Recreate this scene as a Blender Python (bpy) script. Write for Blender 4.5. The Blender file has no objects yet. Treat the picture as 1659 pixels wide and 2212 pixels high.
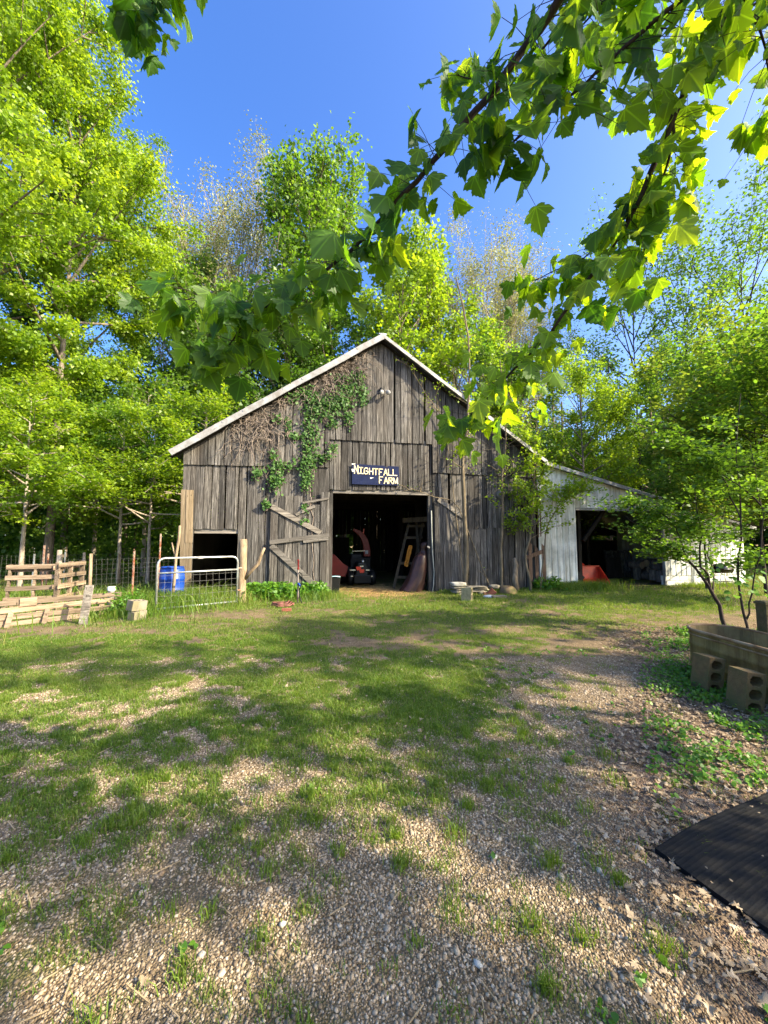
import bpy, math, random
import numpy as np
from mathutils import Vector, Matrix

# ------------------------------------------------------------------ camera, sky, sun
S = bpy.context.scene
COL = S.collection
PITCH = math.radians(4.5); EYE = 1.55
cam = bpy.data.cameras.new('camera')
cam.sensor_fit = 'HORIZONTAL'; cam.angle = 2*math.atan(829.5/829.5)
cam.clip_start = 0.05; cam.clip_end = 3000
co = bpy.data.objects.new('camera', cam); COL.objects.link(co)
co.location = (0, 0, EYE); co.rotation_euler = (math.pi/2+PITCH, 0, 0)
S.camera = co
SUN_EL = 33.0; SUN_AZ = 111.0          # azimuth clockwise from +Y
w = bpy.data.worlds.new("World"); S.world = w; w.use_nodes = True
nt = w.node_tree; bg = nt.nodes['Background']
sky = nt.nodes.new('ShaderNodeTexSky'); sky.sky_type = 'NISHITA'; sky.sun_disc = False
sky.sun_elevation = math.radians(SUN_EL); sky.sun_rotation = math.radians(SUN_AZ)
sky.air_density = 1.0; sky.dust_density = 3.2; sky.ozone_density = 3.0
hs = nt.nodes.new('ShaderNodeHueSaturation'); hs.inputs['Saturation'].default_value = 1.3; hs.inputs['Hue'].default_value = .512
hs.inputs['Value'].default_value = 1.0
nt.links.new(sky.outputs[0], hs.inputs['Color']); nt.links.new(hs.outputs[0], bg.inputs[0])
bg.inputs[1].default_value = 0.15
sl = bpy.data.lights.new('sun', 'SUN'); sl.energy = 4.9; sl.angle = math.radians(0.6); sl.color = (1.0, 0.84, 0.58)
so = bpy.data.objects.new('sun', sl); COL.objects.link(so)
_e, _a = math.radians(SUN_EL), math.radians(SUN_AZ)
SUNV = Vector((math.cos(_e)*math.sin(_a), math.cos(_e)*math.cos(_a), math.sin(_e)))
so.rotation_euler = SUNV.to_track_quat('Z', 'Y').to_euler()
so.location = (30, -10, 30)
S.view_settings.view_transform = 'Standard'; S.view_settings.look = 'None'
S.view_settings.exposure = 1.66; S.view_settings.gamma = 1.0
S.render.engine = 'CYCLES'
S.cycles.max_bounces = 8; S.cycles.diffuse_bounces = 4; S.cycles.transmission_bounces = 6
S.cycles.use_denoising = True

# ------------------------------------------------------------------ measuring helpers (display pixels 1659x2212 of the survey photo)
F = 829.5
def ray(px, py):
    x = (px-829.5)/F; z = -(py-1106)/F
    return Vector((x, math.cos(PITCH)-z*math.sin(PITCH), math.sin(PITCH)+z*math.cos(PITCH)))
def G(px, py):                       # ground point
    d = ray(px, py); t = -EYE/d.z
    return Vector((d.x*t, d.y*t, 0))
def AT(px, py, Y):                   # point at distance Y ahead
    d = ray(px, py); t = Y/d.y
    return Vector((d.x*t, Y, EYE+d.z*t))
TH = math.radians(11.0); FD = 12.0   # the barn front: plane through (0,FD), turned by TH
WX = Vector((math.cos(TH), math.sin(TH), 0)); WN = Vector((-math.sin(TH), math.cos(TH), 0))
def WL(px, py, off=0.0):             # (s, z) on the barn front, off metres behind it
    d = ray(px, py); p0 = Vector((0, FD, 0))+WN*off
    t = ((p0-Vector((0, 0, EYE))).dot(WN))/d.dot(WN)
    p = Vector((0, 0, EYE))+d*t
    return ((p-p0).dot(WX), p.z)
def R1(x, y): return 329+x*.29757, 702.2+y*.29757
def R2(x, y): return 685.8+x*.2976, 702.2+y*.2976
def R3(x, y): return x*.3307, 1097.2+y*.3307
def R4(x, y): return 685.8+x*.16534, 1031.4+y*.16534
def R5(x, y): return 1124.6+x*.3221, 960+y*.3221
def R6(x, y): return 1289.2+x*.3472, 1261.8+y*.3472
def W1(x, y, off=0): return WL(*R1(x, y), off)
def W2(x, y, off=0): return WL(*R2(x, y), off)
def local(p): q = p-Vector((0, FD, 0)); return Vector((q.dot(WX), q.dot(WN), q.z))   # world -> barn frame
def wpt(s, d, z): return Vector((0, FD, 0))+WX*s+WN*d+Vector((0, 0, z))

# ------------------------------------------------------------------ noise
def _h(i, j, s):
    n = (i.astype(np.int64)*374761393+j.astype(np.int64)*668265263+s*1442695041) & 0x7fffffff
    n = ((n ^ (n >> 13))*1274126177) & 0x7fffffff
    return ((n ^ (n >> 16)) & 0xffff)/65535.0
def vnoise(x, y, s=0):
    xi = np.floor(x); yi = np.floor(y); fx = x-xi; fy = y-yi
    fx = fx*fx*(3-2*fx); fy = fy*fy*(3-2*fy)
    a = _h(xi, yi, s); b = _h(xi+1, yi, s); c = _h(xi, yi+1, s); d = _h(xi+1, yi+1, s)
    return (a*(1-fx)+b*fx)*(1-fy)+(c*(1-fx)+d*fx)*fy
def fbm(x, y, s=0, o=4):
    x = np.asarray(x, float); y = np.asarray(y, float)
    r = 0; a = .5; t = 0
    for k in range(o):
        r = r+a*vnoise(x*2**k+17.3*k, y*2**k-9.1*k, s+k); t += a; a *= .5
    return r/t
def sm(e0, e1, x):
    t = np.clip((x-e0)/(e1-e0), 0, 1); return t*t*(3-2*t)
def gh(x, y):                        # ground height
    x = np.asarray(x, float); y = np.asarray(y, float)
    return 0.06*(fbm(x*.35, y*.35, 5, 3)-.5)+0.025*(fbm(x*2.0, y*2.0, 9, 2)-.5)-.01
def gz(x, y): return float(gh(np.array([x]), np.array([y]))[0])

# ------------------------------------------------------------------ objects
def tag(o, label=None, cat=None, group=None, kind=None):
    if label: o['label'] = label
    if cat: o['category'] = cat
    if group: o['group'] = group
    if kind: o['kind'] = kind
    return o
def thing(name, label, cat, loc=(0, 0, 0), rotz=0, group=None):
    o = bpy.data.objects.new(name, None); COL.objects.link(o); o.empty_display_size = .2
    o.location = loc; o.rotation_euler = (0, 0, rotz)
    return tag(o, label, cat, group)
def npmesh(name, V, Fc, mats, rnd=None, smooth=False, parent=None, mi=None, col=None):
    V = np.asarray(V, np.float32); Fc = np.asarray(Fc, np.int32)
    me = bpy.data.meshes.new(name); k = Fc.shape[1]; n = len(Fc)
    me.vertices.add(len(V)); me.vertices.foreach_set('co', V.ravel())
    me.loops.add(n*k); me.loops.foreach_set('vertex_index', Fc.ravel())
    me.polygons.add(n); me.polygons.foreach_set('loop_start', np.arange(0, n*k, k, dtype=np.int32))
    if smooth: me.polygons.foreach_set('use_smooth', np.ones(n, bool))
    for m in (mats if isinstance(mats, (list, tuple)) else [mats]): me.materials.append(m)
    if mi is not None: me.polygons.foreach_set('material_index', np.asarray(mi, np.int32))
    if rnd is not None:
        a = me.attributes.new('rnd', 'FLOAT', 'FACE'); a.data.foreach_set('value', np.asarray(rnd, np.float32))
    me.update(calc_edges=True); me.validate()
    o = bpy.data.objects.new(name, me); COL.objects.link(o)
    if parent: o.parent = parent
    return o
class MB:
    def __init__(s, seed=1): s.v = []; s.f = []; s.r = []; s.m = []; s.rg = random.Random(seed)
    def add(s, vs, fs, r=None, m=0):
        b = len(s.v); s.v += [tuple(v) for v in vs]
        r = s.rg.random() if r is None else r
        for f in fs: s.f.append([b+i for i in f]); s.r.append(r); s.m.append(m)
    def hexa(s, c, r=None, m=0):     # 8 corners: bottom 4 (ccw), top 4
        s.add(c, [(3, 2, 1, 0), (4, 5, 6, 7), (0, 1, 5, 4), (1, 2, 6, 5), (2, 3, 7, 6), (3, 0, 4, 7)], r, m)
    def box(s, c, sz, rot=None, r=None, m=0):
        h = [x/2 for x in sz]; M = rot if rot is not None else Matrix.Identity(3)
        cs = [Vector(c)+M@Vector((x*h[0], y*h[1], z*h[2])) for z in (-1, 1) for x, y in ((-1, -1), (1, -1), (1, 1), (-1, 1))]
        s.hexa(cs, r, m)
    def beam(s, p0, p1, wd, ht, up=(0, 0, 1), r=None, m=0):
        p0 = Vector(p0); p1 = Vector(p1); d = (p1-p0).normalized(); u = Vector(up)
        sd = d.cross(u).normalized(); u = sd.cross(d).normalized()
        cs = []
        for p in (p0, p1):
            for a, b in ((-1, -1), (1, -1), (1, 1), (-1, 1)): cs.append(p+sd*a*wd/2+u*b*ht/2)
        s.hexa(cs, r, m)
    def tube(s, pts, rad, n=8, r=None, m=0, cap=True):
        pts = [Vector(p) for p in pts]; k = len(pts)
        if not isinstance(rad, (list, tuple)): rad = [rad]*k
        ds = [(pts[min(i+1, k-1)]-pts[max(i-1, 0)]).normalized() for i in range(k)]
        u = ds[0].orthogonal().normalized(); vs = []; fs = []
        for i in range(k):
            d = ds[i]; u = (u-d*u.dot(d))
            u = u.normalized() if u.length > 1e-6 else d.orthogonal().normalized()
            v = d.cross(u)
            for j in range(n):
                a = 2*math.pi*j/n; vs.append(pts[i]+(u*math.cos(a)+v*math.sin(a))*rad[i])
        for i in range(k-1):
            for j in range(n):
                fs.append((i*n+j, i*n+(j+1) % n, (i+1)*n+(j+1) % n, (i+1)*n+j))
        if cap: fs.append(tuple(range(n-1, -1, -1))); fs.append(tuple((k-1)*n+j for j in range(n)))
        s.add(vs, fs, r, m)
    def lathe(s, prof, c=(0, 0, 0), n=20, r=None, m=0, M=None):
        vs = []; fs = []; k = len(prof)
        for (rr, z) in prof:
            for j in range(n):
                a = 2*math.pi*j/n; q = Vector((rr*math.cos(a), rr*math.sin(a), z))
                if M is not None: q = M@q
                vs.append(Vector(c)+q)
        for i in range(k-1):
            for j in range(n): fs.append((i*n+j, i*n+(j+1) % n, (i+1)*n+(j+1) % n, (i+1)*n+j))
        s.add(vs, fs, r, m)
    def prism(s, poly, fn, d0, d1, r=None, m=0):   # poly of 2-D points, fn(a,b,d) -> 3-D
        n = len(poly)
        vs = [fn(a, b, d0) for a, b in poly]+[fn(a, b, d1) for a, b in poly]
        fs = [tuple(range(n)), tuple(range(2*n-1, n-1, -1))]
        fs += [((i+1) % n, i, n+i, n+(i+1) % n) for i in range(n)]
        s.add(vs, fs, r, m)
    def build(s, name, mats, parent=None, smooth=False, bevel=0, sub=0):
        me = bpy.data.meshes.new(name); me.from_pydata(s.v, [], s.f)
        for m in (mats if isinstance(mats, (list, tuple)) else [mats]): me.materials.append(m)
        me.polygons.foreach_set('material_index', s.m)
        a = me.attributes.new('rnd', 'FLOAT', 'FACE'); a.data.foreach_set('value', s.r)
        if smooth: me.polygons.foreach_set('use_smooth', [True]*len(s.f))
        me.validate(); me.update()
        o = bpy.data.objects.new(name, me); COL.objects.link(o)
        if parent: o.parent = parent
        if bevel:
            b = o.modifiers.new('bevel', 'BEVEL'); b.width = bevel; b.segments = 2; b.limit_method = 'ANGLE'
        if sub:
            b = o.modifiers.new('sub', 'SUBSURF'); b.levels = sub; b.render_levels = sub
        return o
def dup(root, loc, rotz=0, scale=1, label=None, group=None):
    r = root.copy(); COL.objects.link(r); r.location = loc; r.rotation_euler = (0, 0, rotz); r.scale = (scale,)*3
    if label: r['label'] = label
    if group: r['group'] = group
    for ch in list(root.children):
        c = ch.copy(); COL.objects.link(c); c.parent = r
        for g in ch.children:
            d = g.copy(); COL.objects.link(d); d.parent = c
    return r
RX = lambda a: Matrix.Rotation(a, 3, 'X')
RY = lambda a: Matrix.Rotation(a, 3, 'Y')
RZ = lambda a: Matrix.Rotation(a, 3, 'Z')

# ------------------------------------------------------------------ materials
def newmat(name):
    m = bpy.data.materials.new(name); m.use_nodes = True
    n = m.node_tree; b = n.nodes['Principled BSDF']; return m, n, b
def ND(n, t, **k):
    x = n.nodes.new(t)
    for a, v in k.items():
        if a in x.inputs: x.inputs[a].default_value = v
        else: setattr(x, a, v)
    return x
def ramp(n, fac, stops):
    r = n.nodes.new('ShaderNodeValToRGB'); e = r.color_ramp.elements
    while len(e) < len(stops): e.new(.5)
    for i, (p, c) in enumerate(stops): e[i].position = p; e[i].color = (*c, 1)
    n.links.new(fac, r.inputs[0]); return r.outputs[0]
def mixc(n, mode, f, a, b):
    x = n.nodes.new('ShaderNodeMix'); x.data_type = 'RGBA'; x.blend_type = mode
    if isinstance(f, (int, float)): x.inputs[0].default_value = f
    else: n.links.new(f, x.inputs[0])
    for i, v in ((6, a), (7, b)):
        if isinstance(v, tuple): x.inputs[i].default_value = (*v, 1)
        else: n.links.new(v, x.inputs[i])
    return x.outputs[2]
def noise(n, vec, scale, detail=4, rough=.6, dist=0):
    x = ND(n, 'ShaderNodeTexNoise', Scale=scale, Detail=detail, Roughness=rough, Distortion=dist)
    if vec is not None: n.links.new(vec, x.inputs['Vector'])
    return x.outputs['Fac']
def mapped(n, scale, addrnd=False):
    tc = n.nodes.new('ShaderNodeTexCoord'); mp = n.nodes.new('ShaderNodeMapping')
    mp.inputs['Scale'].default_value = scale; n.links.new(tc.outputs['Object'], mp.inputs['Vector'])
    if not addrnd: return mp.outputs[0]
    at = n.nodes.new('ShaderNodeAttribute'); at.attribute_name = 'rnd'
    ml = ND(n, 'ShaderNodeVectorMath', operation='SCALE'); ml.inputs[0].default_value = (37, 91, 53)
    n.links.new(at.outputs['Fac'], ml.inputs['Scale'])
    ad = ND(n, 'ShaderNodeVectorMath', operation='ADD'); n.links.new(mp.outputs[0], ad.inputs[0]); n.links.new(ml.outputs[0], ad.inputs[1])
    return ad.outputs[0]
def bump(n, b, h, s, d=.01):
    x = ND(n, 'ShaderNodeBump', Strength=s, Distance=d); n.links.new(h, x.inputs['Height']); n.links.new(x.outputs[0], b.inputs['Normal'])
def attr(n, name='rnd'):
    a = n.nodes.new('ShaderNodeAttribute'); a.attribute_name = name; return a.outputs['Fac']
def wood(name, c0, c1, c2, axis='z', var=.5, stain=None, rough=.85):
    m, n, b = newmat(name)
    sc = {'z': (38, 38, 1.6), 'x': (1.6, 38, 38), 'y': (38, 1.6, 38)}[axis]
    v = mapped(n, sc, True); g = noise(n, v, 1.0, 6, .72, .6)
    c = ramp(n, g, [(.33, c0), (.5, c1), (.70, c2)])
    v2 = mapped(n, tuple(x*.11 for x in sc), True); g2 = noise(n, v2, 1.0, 3, .6)
    c = mixc(n, 'MULTIPLY', .75, c, ramp(n, g2, [(.3, (.42, .40, .38)), (.62, (1, 1, 1))]))
    rr = ramp(n, attr(n), [(0, (1-var, 1-var, 1-var)), (.5, (.85, .84, .83)), (1, (1.1, 1.06, 1.0))])
    c = mixc(n, 'MULTIPLY', 1.0, c, rr)
    if stain:
        vs = mapped(n, (1.2, 1.2, .5)); c = mixc(n, 'MIX', ramp(n, noise(n, vs, 1.3, 4), [(.5, (0, 0, 0)), (.78, (.7, .7, .7))]), c, stain)
    # knots
    vk = mapped(n, (9, 9, 3.2), True); vo = ND(n, 'ShaderNodeTexVoronoi', Scale=1.0); n.links.new(vk, vo.inputs['Vector'])
    c = mixc(n, 'MULTIPLY', 1.0, c, ramp(n, vo.outputs['Distance'], [(.04, (.22, .2, .18)), (.12, (1, 1, 1))]))
    n.links.new(c, b.inputs['Base Color']); b.inputs['Roughness'].default_value = rough; b.inputs['Specular IOR Level'].default_value = .2
    bump(n, b, g, .6, .012); return m
def plain(name, c, rough=.6, metal=0, var=.25, scale=6, bumpy=.15, dirt=None, dscale=2.0, spec=.4):
    m, n, b = newmat(name); v = mapped(n, (1, 1, 1)); g = noise(n, v, scale, 5)
    lo = tuple(x*(1-var) for x in c); hi = tuple(min(1, x*(1+var)) for x in c)
    cc = ramp(n, g, [(.3, lo), (.7, hi)])
    if dirt: cc = mixc(n, 'MIX', ramp(n, noise(n, v, dscale, 6, .7), [(.42, (0, 0, 0)), (.66, (1, 1, 1))]), cc, dirt)
    n.links.new(cc, b.inputs['Base Color']); b.inputs['Roughness'].default_value = rough; b.inputs['Metallic'].default_value = metal
    b.inputs['Specular IOR Level'].default_value = spec
    if bumpy: bump(n, b, noise(n, v, scale*6, 4), bumpy, .01)
    return m
def leafmat(name, cols, tcols, tr=.5, gloss=.025, rough=.5):
    m, n, b = newmat(name); n.nodes.remove(b); out = n.nodes['Material Output']
    a = attr(n); k = len(cols)
    c = ramp(n, a, [(i/(k-1), x) for i, x in enumerate(cols)]); t = ramp(n, a, [(i/(k-1), x) for i, x in enumerate(tcols)])
    d = n.nodes.new('ShaderNodeBsdfDiffuse'); n.links.new(c, d.inputs[0])
    tl = n.nodes.new('ShaderNodeBsdfTranslucent'); n.links.new(t, tl.inputs[0])
    g = ND(n, 'ShaderNodeBsdfGlossy', Roughness=rough); g.inputs[0].default_value = (.9, .95, 1, 1)
    x = n.nodes.new('ShaderNodeMixShader'); x.inputs[0].default_value = tr; n.links.new(d.outputs[0], x.inputs[1]); n.links.new(tl.outputs[0], x.inputs[2])
    y = n.nodes.new('ShaderNodeMixShader'); y.inputs[0].default_value = gloss; n.links.new(x.outputs[0], y.inputs[1]); n.links.new(g.outputs[0], y.inputs[2])
    n.links.new(y.outputs[0], out.inputs[0]); return m
def barkmat(name, c0, c1, sc=(14, 14, 3)):
    m, n, b = newmat(name); v = mapped(n, sc); g = noise(n, v, 1, 6, .7, .4)
    c = ramp(n, g, [(.32, c0), (.68, c1)]); n.links.new(c, b.inputs['Base Color']); b.inputs['Roughness'].default_value = .95
    b.inputs['Specular IOR Level'].default_value = .1
    bump(n, b, g, .8, .02); return m

M_grey = wood('weathered_wood', (.016, .0157, .0153), (.102, .100, .097), (.35, .345, .335), 'z', .65, (.07, .060, .052))
M_greyx = wood('weathered_wood_rail', (.045, .04, .036), (.21, .20, .185), (.40, .38, .35), 'x', .4)
M_brown = wood('brown_board', (.05, .03, .02), (.17, .11, .08), (.32, .23, .17), 'z', .5)
M_new = wood('pale_timber', (.15, .115, .07), (.27, .215, .14), (.37, .31, .22), 'z', .25)
M_pal = wood('pallet_wood', (.12, .09, .065), (.29, .225, .165), (.44, .365, .285), 'x', .45)
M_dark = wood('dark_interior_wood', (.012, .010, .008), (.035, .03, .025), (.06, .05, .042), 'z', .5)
M_lad = wood('old_ladder_wood', (.045, .035, .02), (.10, .08, .05), (.15, .12, .08), 'z', .3)
M_log = barkmat('log_bark', (.10, .075, .05), (.36, .28, .19), (10, 10, 2.5))
M_roof = plain('roof_metal', (.48, .50, .52), .35, .6, .12, 3, .05, (.30, .27, .24), 1.2)
M_trim = plain('white_trim', (.33, .34, .35), .55, .1, .18, 4, .05, (.19, .18, .165), 2.6)
M_white = plain('white_metal_siding', (.72, .75, .73), .45, .0, .08, 2.5, .03, (.40, .43, .42), 1.1)
M_block = plain('concrete_block', (.24, .21, .165), .95, 0, .3, 12, .5, (.15, .14, .075), 3)
M_blockw = plain('white_block', (.60, .62, .60), .9, 0, .12, 8, .3, (.35, .36, .33), 2)
M_blockb = plain('mossy_block', (.15, .10, .045), .95, 0, .3, 14, .5, (.085, .085, .03), 4)
M_red = plain('orange_red_paint', (.66, .050, .018), .4, 0, .15, 3, .03, (.30, .03, .02), 3)
M_redd = plain('dark_red_paint', (.15, .008, .006), .45, 0, .2, 3, .03)
M_black = plain('black_plastic', (.008, .009, .010), .5, 0, .2, 4, .03, spec=.2)
M_enam = plain('black_enamel', (.006, .006, .007), .10, 0, .1, 4, 0, spec=.6)
M_chrome = plain('bare_steel', (.55, .55, .54), .3, .9, .1, 5, .02)
M_galv = plain('galvanised_pipe', (.42, .46, .48), .38, .55, .15, 9, .05, (.25, .24, .22), 5)
M_blue = plain('blue_plastic', (.006, .05, .33), .4, 0, .12, 3, .02, (.02, .06, .26), 3)
M_pvc = plain('white_pvc', (.74, .74, .72), .4, 0, .08, 3, .02, (.50, .48, .44), 3)
M_navy = plain('navy_board', (.006, .012, .048), .75, 0, .25, 5, .15, (.012, .02, .06), 4, spec=.15)
M_yel = plain('cream_lettering', (.74, .62, .33), .7, 0, .15, 20, .1, (.72, .68, .55), 9)
M_peel = plain('peeled_white', (.72, .72, .70), .8)
M_tarp = plain('brown_tarp', (.042, .021, .017), .42, 0, .3, 5, .15, spec=.35)
M_orange = plain('orange_cloth', (.50, .20, .02), .8, 0, .35, 10, .3)
M_green = plain('green_paint', (.01, .20, .10), .45, 0, .15, 5, .03)
M_brick = plain('red_brick', (.22, .075, .05), .9, 0, .25, 12, .4)
M_stone = plain('pale_stone', (.46, .46, .42), .9, 0, .25, 9, .5, (.28, .26, .20), 4)
M_slate = plain('grey_slab', (.26, .24, .19), .9, 0, .3, 9, .5, (.15, .13, .09), 4)
M_rust = plain('rusty_tpost', (.28, .10, .05), .8, 0, .4, 14, .2, (.40, .36, .30), 6)
M_wire = plain('fence_wire', (.16, .165, .165), .5, .6, .1)
M_tank = plain('rusty_tank_steel', (.25, .195, .07), .75, .1, .25, 2.2, .12, (.17, .085, .028), 1.9)
def streaky(m):
    n = m.node_tree; b = n.nodes['Principled BSDF']; src = b.inputs['Base Color'].links[0].from_socket
    g = noise(n, mapped(n, (5, 5, .35)), 1.6, 6, .75); c = mixc(n, 'MULTIPLY', 1.0, src, ramp(n, g, [(.36, (.50, .47, .40)), (.56, (1, 1, 1))]))
    g2 = noise(n, mapped(n, (1.3, 1.3, 1.3)), 2.2, 6, .7); c = mixc(n, 'MIX', ramp(n, g2, [(.62, (0, 0, 0)), (.74, (.7, .7, .7))]), c, (.22, .15, .09)); n.links.new(c, b.inputs['Base Color'])
streaky(M_white)
streaky(M_tank)
M_tankr = plain('rusty_tank_rim', (.24, .14, .065), .8, .1, .35, 6, .2, (.33, .27, .18), 3)
M_hose = plain('faded_red_hose', (.16, .062, .05), .6)
M_post = plain('mossy_post', (.10, .075, .04), .95, 0, .35, 8, .6, (.055, .065, .02), 3)
M_vine = barkmat('dead_vine', (.085, .066, .055), (.34, .29, .25), (9, 9, 9))
M_barkp = barkmat('pale_bark', (.15, .125, .10), (.42, .37, .31), (12, 12, 5))
M_barkg = barkmat('grey_bark', (.07, .06, .05), (.26, .22, .18))
M_barkd = barkmat('dark_bark', (.02, .016, .016), (.075, .06, .055))
M_stem = barkmat('sapling_bark', (.085, .07, .045), (.23, .19, .13))
YG = leafmat('spring_leaf', [(.10, .19, .010), (.165, .27, .014), (.25, .35, .02)], [(.22, .38, .012), (.35, .53, .016), (.50, .64, .022)], .5)
MG = leafmat('mid_green_leaf', [(.055, .125, .014), (.095, .185, .022), (.15, .25, .035)], [(.11, .25, .014), (.20, .38, .018), (.31, .49, .035)], .47)
DG = leafmat('deep_green_leaf', [(.035, .08, .012), (.065, .13, .018), (.11, .19, .03)], [(.06, .16, .012), (.12, .27, .016), (.20, .37, .02)], .44)
BG = leafmat('budding_leaf', [(.17, .22, .06), (.27, .31, .10), (.40, .42, .17)], [(.26, .28, .06), (.36, .37, .11), (.46, .43, .18)], .42)
OG = leafmat('olive_leaf', [(.085, .135, .018), (.13, .185, .022), (.19, .23, .03)], [(.17, .28, .02), (.26, .37, .025), (.36, .44, .035)], .5)
MAP = leafmat('maple_leaf', [(.018, .062, .010), (.04, .11, .014), (.08, .165, .02)], [(.08, .22, .006), (.26, .46, .008), (.52, .70, .012)], .55, .02)
def veins(m):
    n = m.node_tree; a = n.nodes.new('ShaderNodeAttribute'); a.attribute_name = 'luv'; sp = n.nodes.new('ShaderNodeSeparateXYZ'); n.links.new(a.outputs['Vector'], sp.inputs[0])
    M1 = lambda op, x, y=None: _m1(n, op, x, y)
    X = M1('ABSOLUTE', sp.outputs[0]); Y = sp.outputs[1]; d = M1('MULTIPLY', X, .8)
    for ang in (.72, 1.25): d = M1('MINIMUM', d, M1('ABSOLUTE', M1('SUBTRACT', M1('MULTIPLY', X, math.cos(ang)), M1('MULTIPLY', M1('SUBTRACT', Y, .02), math.sin(ang)))))
    r = ramp(n, d, [(.006, (1.9, 1.8, 1.9)), (.028, (1, 1, 1))])
    for t in ('BSDF_DIFFUSE', 'BSDF_TRANSLUCENT'):
        b = [q for q in n.nodes if q.type == t][0]; src = b.inputs[0].links[0].from_socket; n.links.new(mixc(n, 'MULTIPLY', 1.0, src, r), b.inputs[0])
def _m1(n, op, x, y=None):
    q = n.nodes.new('ShaderNodeMath'); q.operation = op
    for i, v in ((0, x), (1, y)):
        if v is None: continue
        if isinstance(v, (int, float)): q.inputs[i].default_value = v
        else: n.links.new(v, q.inputs[i])
    return q.outputs[0]
veins(MAP)
IVY = leafmat('ivy_leaf', [(.035, .09, .02), (.06, .14, .03), (.11, .20, .05)], [(.06, .17, .015), (.10, .24, .02), (.18, .34, .03)], .35, .015, .5)
GRS = leafmat('grass_blade', [(.035, .10, .010), (.07, .15, .014), (.15, .23, .025), (.33, .29, .11)], [(.09, .21, .01), (.17, .31, .012), (.29, .41, .02), (.34, .30, .1)], .4, .02)
WEED = leafmat('weed_leaf', [(.04, .13, .012), (.08, .20, .016), (.15, .30, .022)], [(.10, .28, .012), (.18, .40, .015), (.30, .52, .02)], .42)
LIT = leafmat('dry_leaf', [(.11, .078, .048), (.22, .165, .105), (.34, .27, .185), (.48, .40, .29)], [(.10, .06, .03), (.16, .10, .05), (.2, .14, .08), (.25, .18, .1)], .15)
STRAW = plain('straw', (.42, .29, .12), .9, 0, .5, 30, .8, (.22, .14, .05), 8)
TWIG = plain('dry_twig', (.33, .25, .145), .9, 0, .4, 8, .2)

# ------------------------------------------------------------------ ground
def litter(x, y):                    # dead-leaf zone right of the drive
    b = 0.60*y+0.25*np.sin(y*1.7)+.35*(fbm(x*1.3, y*1.3, 31, 3)-.5)
    return sm(-.25, .35, x-b)*sm(7.6, 6.0, y)+.25*sm(.55, .75, fbm(x*.8, y*.8, 33, 3))*sm(3.2, 1.5, y)
def grassd(x, y):
    n1 = fbm(x*.55, y*.75, 41, 4); n2 = fbm(x*2.2, y*2.6, 47, 3); n3 = fbm(x*5, y*5, 49, 2)
    yb = 2.7+.6*x+.1*np.clip(x, -3, 4)**2-.5*np.clip(-x-2, 0, 9)-.35*sm(-.6, -1.8, x)
    d = .22+.72*sm(-1.4, 1.3, y-yb)
    d = d*(1-.3*sm(0, 3, x)*sm(8.5, 6, y))
    d = np.maximum(d, .95*sm(8.2, 10.2, y-.12*x)*sm(-9, -4, x))           # lush strip before the barn
    d = d*(1-.75*np.exp(-(((x-.1)/1.0)**2+((y-6.1)/.55)**2)))             # bare patch in the middle
    d = d*(1-.55*np.exp(-(((x-2.6-.25*(y-5))/.75)**2+((y-5.6)/2.4)**2)))   # wheel track to the shed
    d = d*(1-.7*np.exp(-(((x+3.4)/1.6)**2+((y-8.3)/.55)**2)))             # chips near the gate
    d = d*(1-.7*np.exp(-(((x+5.2)/1.6)**2+((y-7.0)/.35)**2)))
    d = d*(1-.85*np.exp(-(((x-.2)/1.35)**2+((y-11.7)/.9)**2)))            # straw at the doorway
    d = d*(1-.75*litter(x, y))
    n4 = fbm(x*11, y*11, 51, 2)
    thr = .595-.20*d
    return np.clip(sm(thr-.05, thr+.11, .22*n1+.26*n2+.26*n3+.26*n4)*(.25+.75*d), 0, 1)
def strawd(x, y):
    return np.exp(-(((x-.15)/1.35)**4+((y-12.1)/1.35)**4))
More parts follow.
